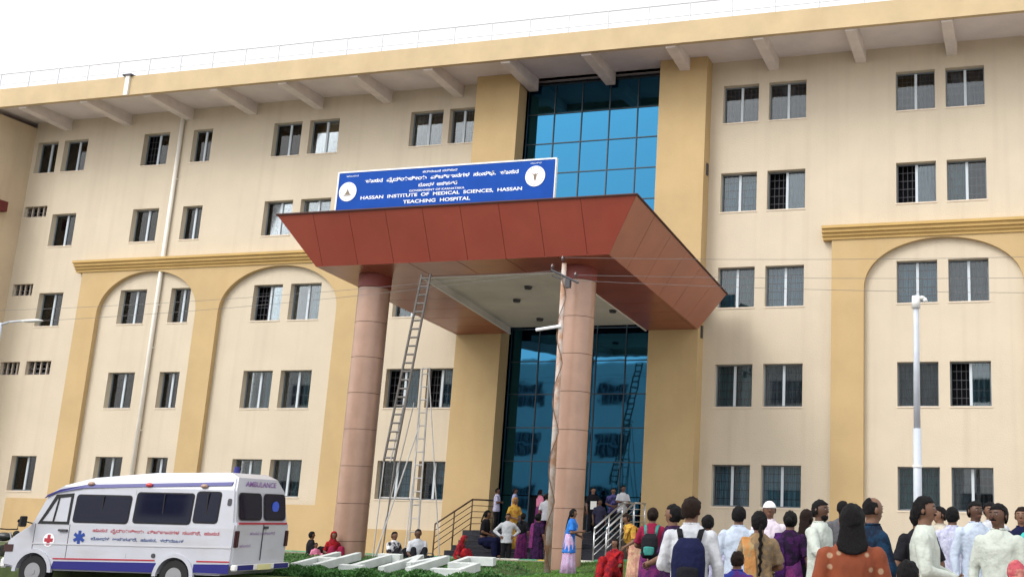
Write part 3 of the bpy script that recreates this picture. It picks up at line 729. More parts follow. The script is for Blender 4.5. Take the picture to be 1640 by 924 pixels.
# ------------------------------------------------------------------ letters on the bank, hedge
BY0, BY1 = -12.15, -9.6
def bank_z(x, y): 
    t = (y - BY0) / (BY1 - BY0); return -0.99 + .30 * max(-.3, min(1.0, t))
def bank_h(x, y):
    f = (1 - smoothstep(-2.5, -1.2, x)) * (1 - smoothstep(BY1, BY1 + .9, y)) * smoothstep(-9.9, -9.3, x) * smoothstep(BY0 - .55, BY0 - .2, y)
    return -1.3 + (bank_z(x, y) + 1.3) * f
bk = MB()
for i in range(36):
    for j in range(16):
        q = [(-10 + 9 * a_ / 36, BY0 - .6 + (BY1 + 1.5 - BY0) * b_ / 16) for a_, b_ in ((i, j), (i + 1, j), (i + 1, j + 1), (i, j + 1))]
        bk.quad(*[(x, y, bank_h(x, y)) for x, y in q])
tag(bk.build('grass_bank', LAWN), kind='structure')
LETM = mat('letter_white', (0.66, 0.70, 0.69), 0.7, var=0.22, scale=2.5)
ang = math.atan2(.30, BY1 - BY0)
strokes = {
 'H': [((0, 0), (0, 1)), ((.8, 0), (.8, 1)), ((0, .5), (.8, .5))],
 'I': [((.4, 0), (.4, 1)), ((.08, 0), (.72, 0)), ((.08, 1), (.72, 1))],
 'M': [((0, 0), (0, 1)), ((.95, 0), (.95, 1)), ((0, 1), (.475, .4)), ((.475, .4), (.95, 1))],
 'S': [((0, 0), (.85, 0)), ((.85, 0), (.85, .5)), ((.85, .5), (0, .5)), ((0, .5), (0, 1)), ((0, 1), (.85, 1))]}
LL = 1.8; SHEAR = -.06; TH = .19
for ch, x0 in (('H', -7.12), ('I', -5.80), ('M', -4.62), ('S', -3.2)):
    nm_ = {'H': 'first letter H', 'I': 'letter I', 'M': 'letter M', 'S': 'last letter S'}[ch]
    lo = thing('sign_letter', 'large white block %s lying on the green hedge bank' % nm_, 'letter', (x0, BY0, bank_z(0, BY0) + .05), 0, 'white letters on the hedge bank')
    lo.rotation_euler = (ang, 0, 0)
    def LP(p): return Vector((p[0] * .78 + SHEAR * p[1] * LL, p[1] * LL, 0))
    wd = .08
    k = 0
    for (p, q) in strokes[ch]:
        a, b = LP(p), LP(q); d = (b - a).normalized(); nrm = Vector((-d.y, d.x, 0)) * wd
        a2, b2 = a - d * wd, b + d * wd; k += 1
        MB().prism([a2 - nrm, b2 - nrm, b2 + nrm, a2 + nrm], (0, 0, TH + .002 * k)).build('stroke', LETM, lo)
hd = MB()
rh = random.Random(5)
for i in range(30000):
    x = rh.uniform(-9.4, -1.3); y = rh.uniform(BY0 - .75, BY0 - .12) if rh.random() < .75 else rh.uniform(BY0 - .1, BY1 + .1)
    hmax = .09 + .20 * (.5 + noise.noise(Vector((x * 2.2, y * 1.5, 0)))) if y < BY0 - .1 else .05
    z0 = max(-1.05, lawn_z(x, y) - .03) if y < BY0 - .12 else max(bank_h(x, y), lawn_z(x, y)); z = z0 + rh.uniform(0, 1) ** .6 * hmax
    s = rh.uniform(.018, .04); q = Euler((rh.uniform(0, 6.3), rh.uniform(0, 6.3), rh.uniform(0, 6.3))).to_matrix()
    c = Vector((x, y, z)); hd.quad(*[c + q @ Vector(v) * s for v in ((-1, 0, 0), (0, -.6, .1), (1, 0, 0), (0, .6, .1))])
tag(hd.build('hedge_foliage', HEDGE), 'dark green clipped hedge leaves growing around the white letters', 'hedge', kind='stuff')
hd2 = MB()
for i in range(9000):
    x = rh.uniform(-24, -11.7); y = rh.uniform(-14.4, -13.2); z = -1.35 + rh.random() ** .7 * .42
    s = rh.uniform(.03, .06); q = Euler((rh.uniform(0, 6.3), rh.uniform(0, 6.3), rh.uniform(0, 6.3))).to_matrix()
    c = Vector((x, y, z)); hd2.quad(*[c + q @ Vector(v) * s for v in ((-1, 0, 0), (0, -.6, .1), (1, 0, 0), (0, .6, .1))])
tag(hd2.build('border_shrubs', HEDGE), 'low green border shrubs beyond the nose of the ambulance', 'shrubs', kind='stuff')

# ------------------------------------------------------------------ poles, wires, lamps
up = thing('utility_pole', 'weathered grey utility pole with insulators in front of the right column', 'pole', (-1.66, -9.15, ground_z(-1.6, 0)))
MB().tube((0, 0, 0), (-.06, 0, 8.42), .09, .07, 14).build('shaft', POLEM, up, smooth=True)
MB().tube((-.05, -.10, 7.95), (-.35, -.12, 8.05), .02, .02, 6).tube((-.40, -.12, 8.22), (.45, -.12, 7.82), .035, .035, 6).build('cross_arm', GRILL, up)
for (x, z) in ((-.36, 8.24), (.36, 7.98), (-.06, 8.46)):
    MB().tube((x, -.12, z), (x, -.12, z + .07), .03, .055, 10).tube((x, -.12, z + .07), (x, -.12, z + .14), .055, .03, 10).build('insulator', mat('insulator_brown', (.08, .05, .05), .3), up)
MB().box(.06, .2, -.14, -.02, 7.7, 7.95).build('junction_box', GRILL, up)
MB().tube((0, -.1, 6.62), (-.72, -.14, 6.52), .045, .045, 8).build('tube_lamp', mat('lamp_tube_white', (.85, .86, .9), .4), up)
vn = MB(); 
for i in range(90):
    z0 = 8.0 * i / 90; a = i * .30; vn.tube((.105 * math.cos(a) - .006 * z0, -.10 * abs(math.sin(a)) - .01, z0), (.105 * math.cos(a + .30) - .006 * z0, -.10 * abs(math.sin(a + .30)) - .01, z0 + .09), .012, .012, 5)
vn.build('cable_coil', mat('cable_brown', (.20, .10, .05), .8, var=.4, scale=4), up)
def wire(name, pts, r=.006, label=None):
    m = MB()
    for (a, b, sag) in pts:
        a, b = Vector(a), Vector(b); n = 24; pr = a
        for i in range(1, n + 1):
            t = i / n; p = lerp(a, b, t) - Vector((0, 0, 4 * sag * t * (1 - t))); m.tube(pr, p, r, r, 5, cap=False); pr = p
    tag(m.build(name, WIRE), label, 'wire', 'overhead wires meeting at the utility pole')
WG = 'overhead wires'
wire('overhead_wire', [((-2.08, -9.27, 7.24), (-36, -9.2, 6.95), .45)], label='upper thin overhead wire running left from the utility pole')
wire('overhead_wire', [((-2.08, -9.27, 7.18), (-36, -9.0, 6.5), .55)], label='lower thin overhead wire running left from the utility pole')
wire('overhead_wire', [((-1.36, -9.27, 6.95), (28, -9.2, 6.15), .40)], label='lower thin overhead wire running right from the utility pole')
wire('overhead_wire', [((-1.36, -9.27, 7.10), (28, -9.4, 6.45), .25)], label='middle thin overhead wire running right from the utility pole')
wire('overhead_wire', [((-1.72, -9.27, 7.62), (28, -9.2, 7.3), .35)], label='topmost thin overhead wire running right from the utility pole')
def street_lamp(loc, h, arm, label, r=.08, side=1):
    t = thing('street_lamp', label, 'street lamp', loc, 0, 'street lamps before the hospital')
    MB().tube((0, 0, 0), (0, 0, h * .55), r * 1.25, r * 1.1, 16).tube((0, 0, h * .55), (0, 0, h), r * .95, r * .75, 16).build('pole', GREYP, t, smooth=True)
    MB().tube((0, 0, h * .42), (0, 0, h * .42 + .05), r * 1.35, r * 1.35, 16).build('collar', WHITE, t)
    if arm > .6:
        MB().path([(0, 0, h - .05), (side * .3, 0, h + .02), (side * arm, 0, h + .05)], .03, 8).build('arm', GREYP, t, smooth=True)
        MB().loft([[(side * (arm + u), .09 * s * math.cos(a), h + .03 + .045 * s * math.sin(a)) for a in [k * math.pi / 5 for k in range(10)]] for u, s in ((-.25, .5), (-.1, 1), (.3, 1.1), (.48, .5))]).build('lamp_head', WHITE, t, smooth=True)
    else:
        MB().tube((0, 0, h - .22), (0, 0, h + .06), .10, .09, 12).build('pole_cap', WHITE, t, smooth=True)
        MB().path([(0, 0, h - .02), (.10, 0, h + .03), (.19, 0, h + .0), (.22, 0, h - .08)], .045, 8).build('lamp_head', WHITE, t, smooth=True)
street_lamp((8.42, -12.3, -.93), 6.45, .2, 'pale grey street lamp pole standing behind the crowd on the right')
street_lamp((-19.0, -11.24, -1.1), 6.9, 1.05, 'thin white street lamp with long arm at the far left edge', r=.055)

# ------------------------------------------------------------------ ladder tower
lt = thing('ladder_tower', 'tall extension ladder on a splayed aluminium trestle beside the left column', 'ladder', (-6.6, -8.3, -1.0))
def L(x, y, z): return Vector((x + 6.6, y + 8.3, z + 1.0))
def ladder(a, b, half, m, nm, n, r=.03):
    a, b = L(*a), L(*b); dx = Vector((half, 0, 0)); o = MB()
    o.tube(a - dx, b - dx * .85, r, r, 6); o.tube(a + dx, b + dx * .85, r, r, 6); ob_ = o.build(nm, m, lt)
    for i in range(n):
        t = (i + .5) / n; p = lerp(a, b, t); h_ = dx * (1 - .15 * t); MB().tube(p - h_, p + h_, r * .8, r * .8, 6).build('rung', m, ob_)
ladder((-7.18, -8.45, 1.95), (-6.32, -8.75, 7.42), .17, LADM, 'extension_ladder', 22, .038)
ladder((-6.42, -8.0, -.95), (-6.52, -8.0, 4.75), .14, LADW, 'inner_ladder', 15, .026)
for (a, b, m_, r) in (((-7.30, -8.5, 1.95), (-7.32, -8.6, -1.35), LADW, .017), ((-6.95, -8.5, 1.95), (-7.05, -8.6, -1.35), LADM, .02), ((-6.75, -8.1, 3.7), (-7.75, -7.9, -1.35), LADW, .016), ((-6.35, -8.1, 4.6), (-5.5, -7.9, -1.35), LADW, .017), ((-6.8, -8.3, 4.6), (-7.1, -8.5, 1.95), LADW, .02),
                      ((-6.45, -8.2, 3.0), (-7.0, -9.1, -1.0), LADW, .02), ((-6.6, -8.1, 4.7), (-6.3, -8.2, 4.7), LADW, .02), ((-6.45, -8.2, 3.2), (-6.0, -9.1, -1.0), LADW, .016)):
    MB().tube(L(*a), L(*b), r, r, 8).build('leg', m_, lt)
MB().tube(L(-7.35, -8.5, .93), L(-6.3, -8.1, .93), .035, .035, 8).build('cross_bar', LADW, lt)

# ------------------------------------------------------------------ motorcycle parked at far left
mc = thing('motorcycle', 'black motorcycle parked beside the nose of the ambulance', 'motorcycle', (-18.75, -10.4, -1.31), R(12))
for x in (-.62, .68):
    wlm = MB(); n = 24
    for i in range(n):
        a0, a1 = 2 * math.pi * i / n, 2 * math.pi * (i + 1) / n
        wlm.tube((x + .27 * math.cos(a0), 0, .31 + .27 * math.sin(a0)), (x + .27 * math.cos(a1), 0, .31 + .27 * math.sin(a1)), .045, .045, 8, cap=False)
    wo2 = wlm.build('wheel', RUB, mc)
    sp = MB(); 
    for i in range(8): sp.tube((x, 0, .31), (x + .26 * math.cos(i * .785), 0, .31 + .26 * math.sin(i * .785)), .006, .006, 4)
    sp.build('spokes', STEEL, wo2)
MB().sphere((.18, 0, .86), (.28, .14, .13), 16, 8).build('tank', mat('tank_black', (.02, .02, .025), .25), mc, smooth=True)
MB().loft([[(x, wy * math.cos(a), z + .05 * math.sin(a)) for a in [k * math.pi / 5 for k in range(10)]] for x, wy, z in ((-.75, .08, .92), (-.5, .13, .86), (-.15, .12, .82), (0, .08, .84))]).build('seat', RUB, mc, smooth=True)
MB().box(-.2, .25, -.12, .12, .30, .62).build('engine', mat('engine_grey', (.12, .12, .12), .5, metal=.6), mc, bevel=.03)
MB().tube((.68, .08, .31), (.42, .08, 1.0), .025, .025, 8).tube((.68, -.08, .31), (.42, -.08, 1.0), .025, .025, 8).build('fork', STEEL, mc)
MB().path([(.28, .38, 1.10), (.42, .2, 1.08), (.42, -.2, 1.08), (.28, -.38, 1.10)], .018, 8).build('handlebar', RUB, mc)
MB().sphere((.56, 0, .95), (.09, .10, .10), 12, 8).build('headlight', RUB, mc, smooth=True)
MB().tube((.3, .36, 1.1), (.26, .42, 1.28), .01, .01, 6).sphere((.26, .42, 1.32), (.02, .07, .05), 8, 6).build('mirror', RUB, mc)
MB().tube((-.7, -.16, .35), (.1, -.16, .3), .045, .04, 8).build('exhaust', STEEL, mc)
# ------------------------------------------------------------------ people
CAMX, CAMY = 10.924, -35.964
SKIN = {'d': mat('skin_dark', (0.095, 0.043, 0.025), 0.55, var=0.15, scale=8), 'm': mat('skin_brown', (0.165, 0.080, 0.047), 0.55, var=0.15, scale=8), 'l': mat('skin_light_brown', (0.22, 0.11, 0.065), 0.55, var=0.15, scale=8)}
HAIR = mat('hair_black', (0.007, 0.006, 0.007), 0.75, spec=.18, bump=.6, bscale=60, var=0.4, scale=30, stretch=(4, 4, .5)); HAIRB = mat('hair_brown_black', (0.018, 0.009, 0.006), 0.75, spec=.18, bump=.6, bscale=60, var=0.4, scale=30, stretch=(4, 4, .5))
EYEW = mat('eye_white', (0.30, 0.27, 0.25), 0.4); EYED = mat('eye_dark', (0.01, 0.008, 0.006), 0.3); LIP = mat('lips', (0.20, 0.06, 0.045), 0.5)
SHOE = mat('shoe_black', (0.02, 0.018, 0.016), 0.5)
CM = {}
def cloth(col, col2=None, scale=14, lo=.45, hi=.55, key=None):
    k = (col, col2, scale)
    if k not in CM:
        CM[k] = mat('cloth_%d' % len(CM), col, 0.92, var=0.08, scale=scale if col2 else 6, bump=.9, bscale=11, col2=col2, lo=lo, hi=hi, spec=.15)
    return CM[k]
def dots(base, dot, sc=9.0):
    k = ('dots', base, dot, sc)
    if k in CM: return CM[k]
    m = bpy.data.materials.new('cloth_dotted'); m.use_nodes = True; t = m.node_tree; p = t.nodes['Principled BSDF']; p.inputs['Roughness'].default_value = .9
    tc = t.nodes.new('ShaderNodeTexCoord'); v = t.nodes.new('ShaderNodeTexVoronoi'); v.inputs['Scale'].default_value = sc; v.inputs['Randomness'].default_value = .35
    t.links.new(tc.outputs['Object'], v.inputs['Vector']); r = t.nodes.new('ShaderNodeValToRGB'); r.color_ramp.elements[0].position = .17; r.color_ramp.elements[1].position = .26
    r.color_ramp.elements[0].color = (*dot, 1); r.color_ramp.elements[1].color = (*base, 1); t.links.new(v.outputs['Distance'], r.inputs[0])
    n = t.nodes.new('ShaderNodeTexNoise'); n.inputs['Scale'].default_value = 7; t.links.new(tc.outputs['Object'], n.inputs['Vector'])
    mx = t.nodes.new('ShaderNodeMix'); mx.data_type = 'RGBA'; mx.blend_type = 'MULTIPLY'; mx.inputs[0].default_value = .6; t.links.new(r.outputs[0], mx.inputs[6]); t.links.new(n.outputs[0], mx.inputs[7])
    t.links.new(mx.outputs[2], p.inputs['Base Color']); CM[k] = m; return m
def remesh(mb, voxel, name, wr=0.0, seed=0, smooth_it=2, post=None):
    me = mb.mesh('tmp'); mods = [('REMESH', dict(mode='VOXEL', voxel_size=voxel, use_smooth_shade=True))]
    if smooth_it: mods.append(('SMOOTH', dict(iterations=smooth_it, factor=.5)))
    nm = baked(me, mods); bpy.data.meshes.remove(me)
    nm.name = name
    if wr:
        off = Vector((seed * 3.1, seed * 1.7, 0)); nrm = [n.vector.copy() for n in nm.vertex_normals]; out = []
        for v, nv in zip(nm.vertices, nrm):
            c = v.co; q = Vector((c.x * 15, c.y * 15, c.z * 5 + c.x * 4)) + off
            out += (c + nv * (wr * (noise.noise(q) + .5 * noise.noise(q * 2.3))))[:]
        nm.vertices.foreach_set('co', out)
    for p in nm.polygons: p.use_smooth = True
    return nm
def ell(n, rx, ry, c, z, fr=None):
    return [Vector((c[0] + rx * math.cos(2 * math.pi * i / n), c[1] + ry * math.sin(2 * math.pi * i / n), z)) for i in range(n)]
def limb(mb, pts, rad):
    for a, b, r0, r1 in zip(pts[:-1], pts[1:], rad[:-1], rad[1:]):
        mb.tube(a, b, r0, r1, 12); mb.sphere(a, r0, 10, 6)
    mb.sphere(pts[-1], rad[-1], 10, 6)
ARMS = {
 'down': ((.150, -.015, .635), (.152, .035, .49)),
 'akimbo': ((.235, -.05, .665), (.125, .03, .575)),
 'front': ((.150, .02, .645), (.030, .155, .60)),
 'fold': ((.150, .03, .66), (-.03, .115, .665)),
 'phone': ((.150, .02, .65), (.06, .165, .675)),
 'raise': ((.155, .07, .72), (.075, .13, .84)),
 'out': ((.165, .06, .68), (.16, .20, .63)),
 'behind': ((.160, -.06, .64), (.05, -.10, .55)),
 'knees': ((.135, .06, .63), (.09, .19, .60)),
}
SPECNO = [0]
def person(x, y, top, face, label, shirt, pants, pose=('down', 'down'), sex='m', hair='short', skin='m', sleeves='short', px=100, seat=None, lean=0.0, turn=0.0,
           floor=None, hem=None, extra=(), skirt=None, shawl=None, hairm=None, H=None):
    gz = ground_z(x, y) if floor is None else floor
    if H is None: H = max(1.05, min(1.86, (top - gz) / (1.0 if not seat else (.60 if seat == 'ground' else .80))))
    SPECNO[0] += 1; sd_ = SPECNO[0]
    a = math.degrees(math.atan2(x - CAMX, y - CAMY))
    rz = -R(a + face)
    t = thing('person', label, 'person', (x, y, gz), rz)
    near = px >= 110; vx = .011 if near else (.016 if px > 58 else .02)
    sw = .105 if sex == 'm' else .093
    dz = 0.0
    if seat == 'ground': dz = -.42
    elif seat == 'step': dz = -.22
    Rl = Matrix.Rotation(-R(lean), 3, 'X')
    piv = Vector((0, 0, .50))
    def T(p): 
        p = Vector(p); 
        if p.z > .5: p = piv + Rl @ (p - piv)
        return (p + Vector((0, 0, dz))) * H
    def TH(p):      # head: turned about the neck
        p = Vector(p); c = Vector((0, .005, .86)); p = c + Matrix.Rotation(R(turn), 3, 'Z') @ (p - c); return T(p)
    hw = 1.0 if sex == 'm' else .9
    sec = [(.455, .092, .064), (.50, .098, .066), (.55, .090, .060), (.61, .080, .056), (.68, .092, .062), (.75, .104, .064), (.79, .104, .056), (.82, .072, .044), (.845, .036, .036)]
    def torso(mb, infl, zs=None, low=None):
        rings = []
        S = sec if zs is None else zs
        for z, rx, ry in S:
            rings.append([T(q) for q in ell(16, (rx * hw + infl), ry * (1 if sex == 'm' else 1.05) + infl, (0, 0), z)])
        mb.loft(rings)
    if not seat:
        hips = [(s * .052, 0, .49) for s in (-1, 1)]; kn = [(s * .056, .010, .27) for s in (-1, 1)]; an = [(s * .058, -.012, .045) for s in (-1, 1)]
    elif seat == 'ground':
        hips = [(s * .055, 0, .49) for s in (-1, 1)]; kn = [(s * .085, .20, .70) for s in (-1, 1)]; an = [(s * .07, .30, .46) for s in (-1, 1)]
    else:
        hips = [(s * .055, 0, .49) for s in (-1, 1)]; kn = [(s * .08, .23, .50) for s in (-1, 1)]; an = [(s * .07, .25, .27) for s in (-1, 1)]
    raw = lambda p: (Vector(p) + Vector((0, 0, dz))) * H
    b = MB(); torso(b, -.004)
    for s_ in (0, 1):
        limb(b, [raw(hips[s_]), raw(kn[s_]), raw(an[s_])], [.048 * H, .034 * H, .022 * H])
        f = raw(an[s_]); b.sphere(f + Vector((0, .045 * H, -.022 * H)), (.026 * H, .072 * H, .022 * H), 10, 6)
    limb(b, [T((0, -.002, .82)), TH((0, .004, .90))], [.036 * H, .034 * H])
    b.sphere(TH((0, .004, .940)), (.0475 * H, .054 * H, .060 * H), 16, 10)
    b.sphere(TH((0, .020, .905)), (.031 * H, .034 * H, .034 * H), 12, 8)
    arms = []
    for s_, nm_ in ((-1, pose[0]), (1, pose[1])):
        (e, w_) = ARMS[nm_]; S = T((s_ * sw, -.004, .792)); E_ = T((s_ * e[0], e[1], e[2])); W = T((s_ * w_[0], w_[1], w_[2])); arms.append((S, E_, W, s_))
        limb(b, [S, E_, W], [.032 * H, .025 * H, .017 * H])
        d = (W - E_).normalized(); b.sphere(W + d * .028 * H, (.020 * H, .020 * H, .024 * H), 10, 6)
    me = remesh(b, vx, 'body', 0, sd_, 2 if near else 1)
    # nose, ears, fingers joined to the same mesh
    ex = MB()
    c = Vector((0, .052, .932)); ex.loft([[TH(c + Vector((u * .004, 0, .022))) for u in (-1, 0, 1)] + [TH(c + Vector((0, -.006, .02)))], [TH(c + Vector((-.010, .002, -.010))), TH(c + Vector((0, .016, -.008))), TH(c + Vector((.010, .002, -.010))), TH(c + Vector((0, -.008, -.014)))]])
    for s_ in (-1, 1):
        q = TH((s_ * .049, -.002, .932)); ex.sphere(q, (.007 * H, .012 * H, .018 * H), 8, 6)
    for (S, E_, W, s_) in arms:
        d = (W - E_).normalized(); u = d.cross(Vector((0, 1, 0))); u = u.normalized() if u.length > .2 else Vector((1, 0, 0)); v = d.cross(u).normalized()
        pb = W + d * .045 * H
        for k, ln in enumerate((.036, .042, .039, .030)):
            o_ = u * ((k - 1.5) * .0115 * H); m1 = pb + o_ + d * ln * .55 * H + v * .006 * H; m2 = m1 + (d * .6 + v * .8).normalized() * ln * .55 * H
            ex.tube(pb + o_ - d * .015 * H, m1, .0056 * H, .005 * H, 6).tube(m1, m2, .005 * H, .0038 * H, 6)
        tb = W + d * .018 * H + u * (.018 * H); t2 = tb + (u * .7 + d * .7).normalized() * .026 * H; ex.tube(tb - u * .006 * H, t2, .0062 * H, .0055 * H, 6).tube(t2, t2 + (d + v * .3).normalized() * .02 * H, .0055 * H, .004 * H, 6)
    bm = bmesh.new(); bm.from_mesh(me); em = ex.mesh('ex', True); bm.from_mesh(em); bm.to_mesh(me); bm.free(); bpy.data.meshes.remove(em)
    for p in me.polygons: p.use_smooth = True
    put('body', me, SKIN[skin], t)
    # face
    if px > 90:
        for s_ in (-1, 1):
            ey = MB().sphere(TH((s_ * .018, .0505, .944)), (.0075 * H, .0042 * H, .0030 * H), 8, 6).build('eye', EYEW, t, smooth=True)
            MB().sphere(TH((s_ * .018, .0548, .944)), (.0036 * H, .0018 * H, .0030 * H), 8, 4).build('iris', EYED, ey)
            MB().tube(TH((s_ * .008, .0535, .9555)), TH((s_ * .029, .048, .9565)), .0026 * H, .002 * H, 5).build('eyebrow', HAIR, t)
        MB().sphere(TH((0, .0525, .9045)), (.0135 * H, .004 * H, .0045 * H), 10, 5).build('lips', LIP, t, smooth=True)
    hm = hairm or HAIR
    # hair
    def shell(keep, sc, name, m, th=.0, zc=.938, nz=.10):
        mb = MB(); nu, nv = (44, 30) if near else (24, 16); g_ = {}
        for i in range(nu):
            for j in range(nv + 1):
                ph = 2 * math.pi * i / nu; th_ = math.pi * (j / nv) - math.pi / 2
                u = (math.cos(th_) * math.cos(ph), math.cos(th_) * math.sin(ph), math.sin(th_)); n_ = 1 + nz * noise.noise(Vector(u) * 3 + Vector((sd_, 0, 0)))
                g_[i, j] = (u, TH((u[0] * .0475 * sc * n_, .000 + u[1] * .053 * sc * n_, zc + u[2] * .060 * sc * n_)))
        for i in range(nu):
            for j in range(nv):
                k = (i + 1) % nu; uc = [sum(g_[q][0][d_] for q in ((i, j), (k, j), (k, j + 1), (i, j + 1))) / 4 for d_ in range(3)]
                if keep(*uc): mb.quad(g_[i, j][1], g_[k, j][1], g_[k, j + 1][1], g_[i, j + 1][1])
        o = mb.build(name, m, t, smooth=True)
        bm = bmesh.new(); bm.from_mesh(o.data); bmesh.ops.remove_doubles(bm, verts=bm.verts, dist=1e-5)
        bmesh.ops.solidify(bm, geom=list(bm.faces), thickness=.006 * H); bm.to_mesh(o.data); bm.free()
        return o
    if hair in ('short', 'bald'):
        if hair == 'short': shell(lambda x_, y_, z_: (z_ > .42 + .1 * y_) or (y_ < .12 and z_ > -.42 - .25 * (y_ < -.4)), 1.15, 'hair', hm)
        else: shell(lambda x_, y_, z_: (y_ < .15 and -.45 < z_ < .55) or (z_ > .5 and y_ < -.35), 1.06, 'hair', hm)
    elif hair in ('braid', 'bun', 'long', 'tail', 'bob'):
        shell(lambda x_, y_, z_: (z_ > .48) or (y_ < .18 and z_ > -.8), 1.17, 'hair', hm)
        hb = MB()
        if hair == 'bun': hb.sphere(TH((0, -.068, .93)), (.030 * H, .026 * H, .030 * H), 12, 8)
        elif hair == 'braid':
            for k in range(12): hb.sphere(TH((.004 * (-1) ** k, -.062 - .012 * math.sin(k / 11 * 3.1) - .008, .905 - k * .028)), (.017 * H * (1 - k * .03), .014 * H, .018 * H), 8, 6)
        elif hair == 'long':
            hb.loft([[TH((w_ * math.cos(q), yy + .014 * math.sin(q), z)) for q in [k * math.pi / 6 for k in range(12)]] for w_, yy, z in ((.040, -.040, .94), (.045, -.052, .89), (.048, -.064, .82), (.044, -.072, .74), (.028, -.075, .68))])
        elif hair == 'bob':
            hb.loft([[TH((w_ * math.cos(q), yy + .022 * math.sin(q), z)) for q in [k * math.pi / 6 for k in range(12)]] for w_, yy, z in ((.046, -.030, .95), (.056, -.034, .90), (.062, -.038, .865), (.070, -.044, .84), (.060, -.052, .815), (.030, -.058, .80))])
        elif hair == 'tail':
            for k in range(7): hb.sphere(TH((0, -.062 - .004 * k, .935 - k * .022)), (.018 * H, .014 * H, .017 * H), 8, 6)
        put('hair_length', remesh(hb, .012, 'hair_length', .002, sd_), hm, t)
    elif hair == 'scarf':
        shell(lambda x_, y_, z_: not (y_ > .45 and z_ < .55), 1.22, 'head_scarf', shawl or shirt)
        hb = MB(); hb.loft([[TH((w_ * math.cos(q), yy + d_ * math.sin(q), z)) for q in [k * math.pi / 8 for k in range(16)]] for w_, d_, yy, z in ((.048, .045, -.015, .93), (.052, .050, -.016, .87), (.085, .062, -.012, .82), (.112, .072, -.008, .77))])
        put('scarf_drape', remesh(hb, .014, 'scarf_drape', .006, sd_), shawl or shirt, t)
    elif hair == 'cap':
        shell(lambda x_, y_, z_: y_ < .12 and -.42 < z_ < .3, 1.10, 'hair', hm)
        shell(lambda x_, y_, z_: z_ > .22, 1.20, 'cap', WHITE, nz=.01)
    for e_ in extra:
        if e_ == 'beard':
            mb = MB().sphere(TH((0, .032, .892)), (.032 * H, .026 * H, .026 * H), 12, 8); put('beard', remesh(mb, .01, 'beard', .002, sd_), hm, t)
        if e_ == 'moustache': MB().sphere(TH((0, .056, .9125)), (.020 * H, .006 * H, .0055 * H), 10, 6).build('moustache', hm, t, smooth=True)
    # top garment
    g_ = MB(); hz = hem if hem is not None else .445
    zs = [(hz, .108, .080), (max(hz + .03, .50), .108, .076), (.56, .100, .070), (.62, .095, .068), (.69, .102, .070), (.755, .112, .070), (.795, .110, .060), (.825, .082, .052), (.848, .054, .045), (.860, .040, .040)]
    if sex == 'f' and hem is None: zs = [(.585, .085, .064)] + [(z, a_ - .004, b_ + .002) for z, a_, b_ in zs[3:]]
    if hem is not None and hem < .44: zs = [(hem, .135, .10), (.40, .122, .09)] + zs[1:]
    if seat: zs = [(.47, .102, .076)] + zs[2:] if not (sex == 'f' and hem is None) else zs
    torso(g_, .004, zs)
    for (S, E_, W, s_) in arms:
        if sleeves == 'long': limb(g_, [S, E_, lerp(E_, W, .93)], [.041 * H, .033 * H, .025 * H])
        elif sleeves == 'short': 
            limb(g_, [S, lerp(S, E_, .55)], [.040 * H, .037 * H]); g_.tube(lerp(S, E_, .5), lerp(S, E_, .86), .038 * H, .040 * H, 14)
    put('shirt' if sex == 'm' else 'blouse', remesh(g_, vx, 'shirt', .0095, sd_), shirt, t)
    if sex == 'm' and not (hem and hem < .4) and near:
        cl = MB(); n = 16
        for i in range(n):
            if i in (3, 4) : continue
            q0, q1 = 2 * math.pi * i / n, 2 * math.pi * (i + 1) / n
            cl.tube(T((.040 * math.cos(q0), .038 * math.sin(q0), .862)), T((.040 * math.cos(q1), .038 * math.sin(q1), .862)), .007 * H, .007 * H, 6)
        cl.build('collar', shirt, t, smooth=True)
    # lower garment
    l = MB()
    if skirt is None:
        l.loft([[raw(q) for q in ell(14, rx, ry, (0, 0), z)] for z, rx, ry in ((.44, .07, .06), (.47, .098, .07), (.52, .098, .066), (.565, .088, .060))])
        for s_ in (0, 1): limb(l, [raw(hips[s_]), raw(kn[s_]), raw(an[s_])], [.056 * H, .045 * H, .036 * H])
        put('trousers', remesh(l, max(vx, .014), 'trousers', .006, sd_), pants, t)
        for s_ in (0, 1):
            f = raw(an[s_]); MB().sphere(f + Vector((0, .045 * H, -.022 * H)), (.032 * H, .082 * H, .026 * H), 12, 6).build('shoe', SHOE, t, smooth=True)
    elif not seat:
        rings = []; n = 36
        for z, rx, ry in ((.63, .086, .064), (.56, .100, .074), (.48, .110, .084), (.36, .112, .088), (.20, .120, .098), (.03, .135, .115)):
            am = .002 + (.63 - z) * .022; rings.append([raw((math.cos(q) * (rx + am * math.sin(9 * q + sd_)), math.sin(q) * (ry + am * math.sin(9 * q + sd_)), z)) for q in [2 * math.pi * k / n for k in range(n)]])
        put('skirt', l.loft(rings).mesh('skirt', True), pants, t)
    else:
        for s_ in (0, 1): limb(l, [raw(hips[s_]), raw(kn[s_]), raw(an[s_])], [.07 * H, .06 * H, .06 * H])
        l.sphere(raw((0, .12, .56 if seat == 'ground' else .46)), (.13 * H, .14 * H, .10 * H), 14, 8)
        put('skirt', remesh(l, .018, 'skirt', .009, sd_), pants, t)
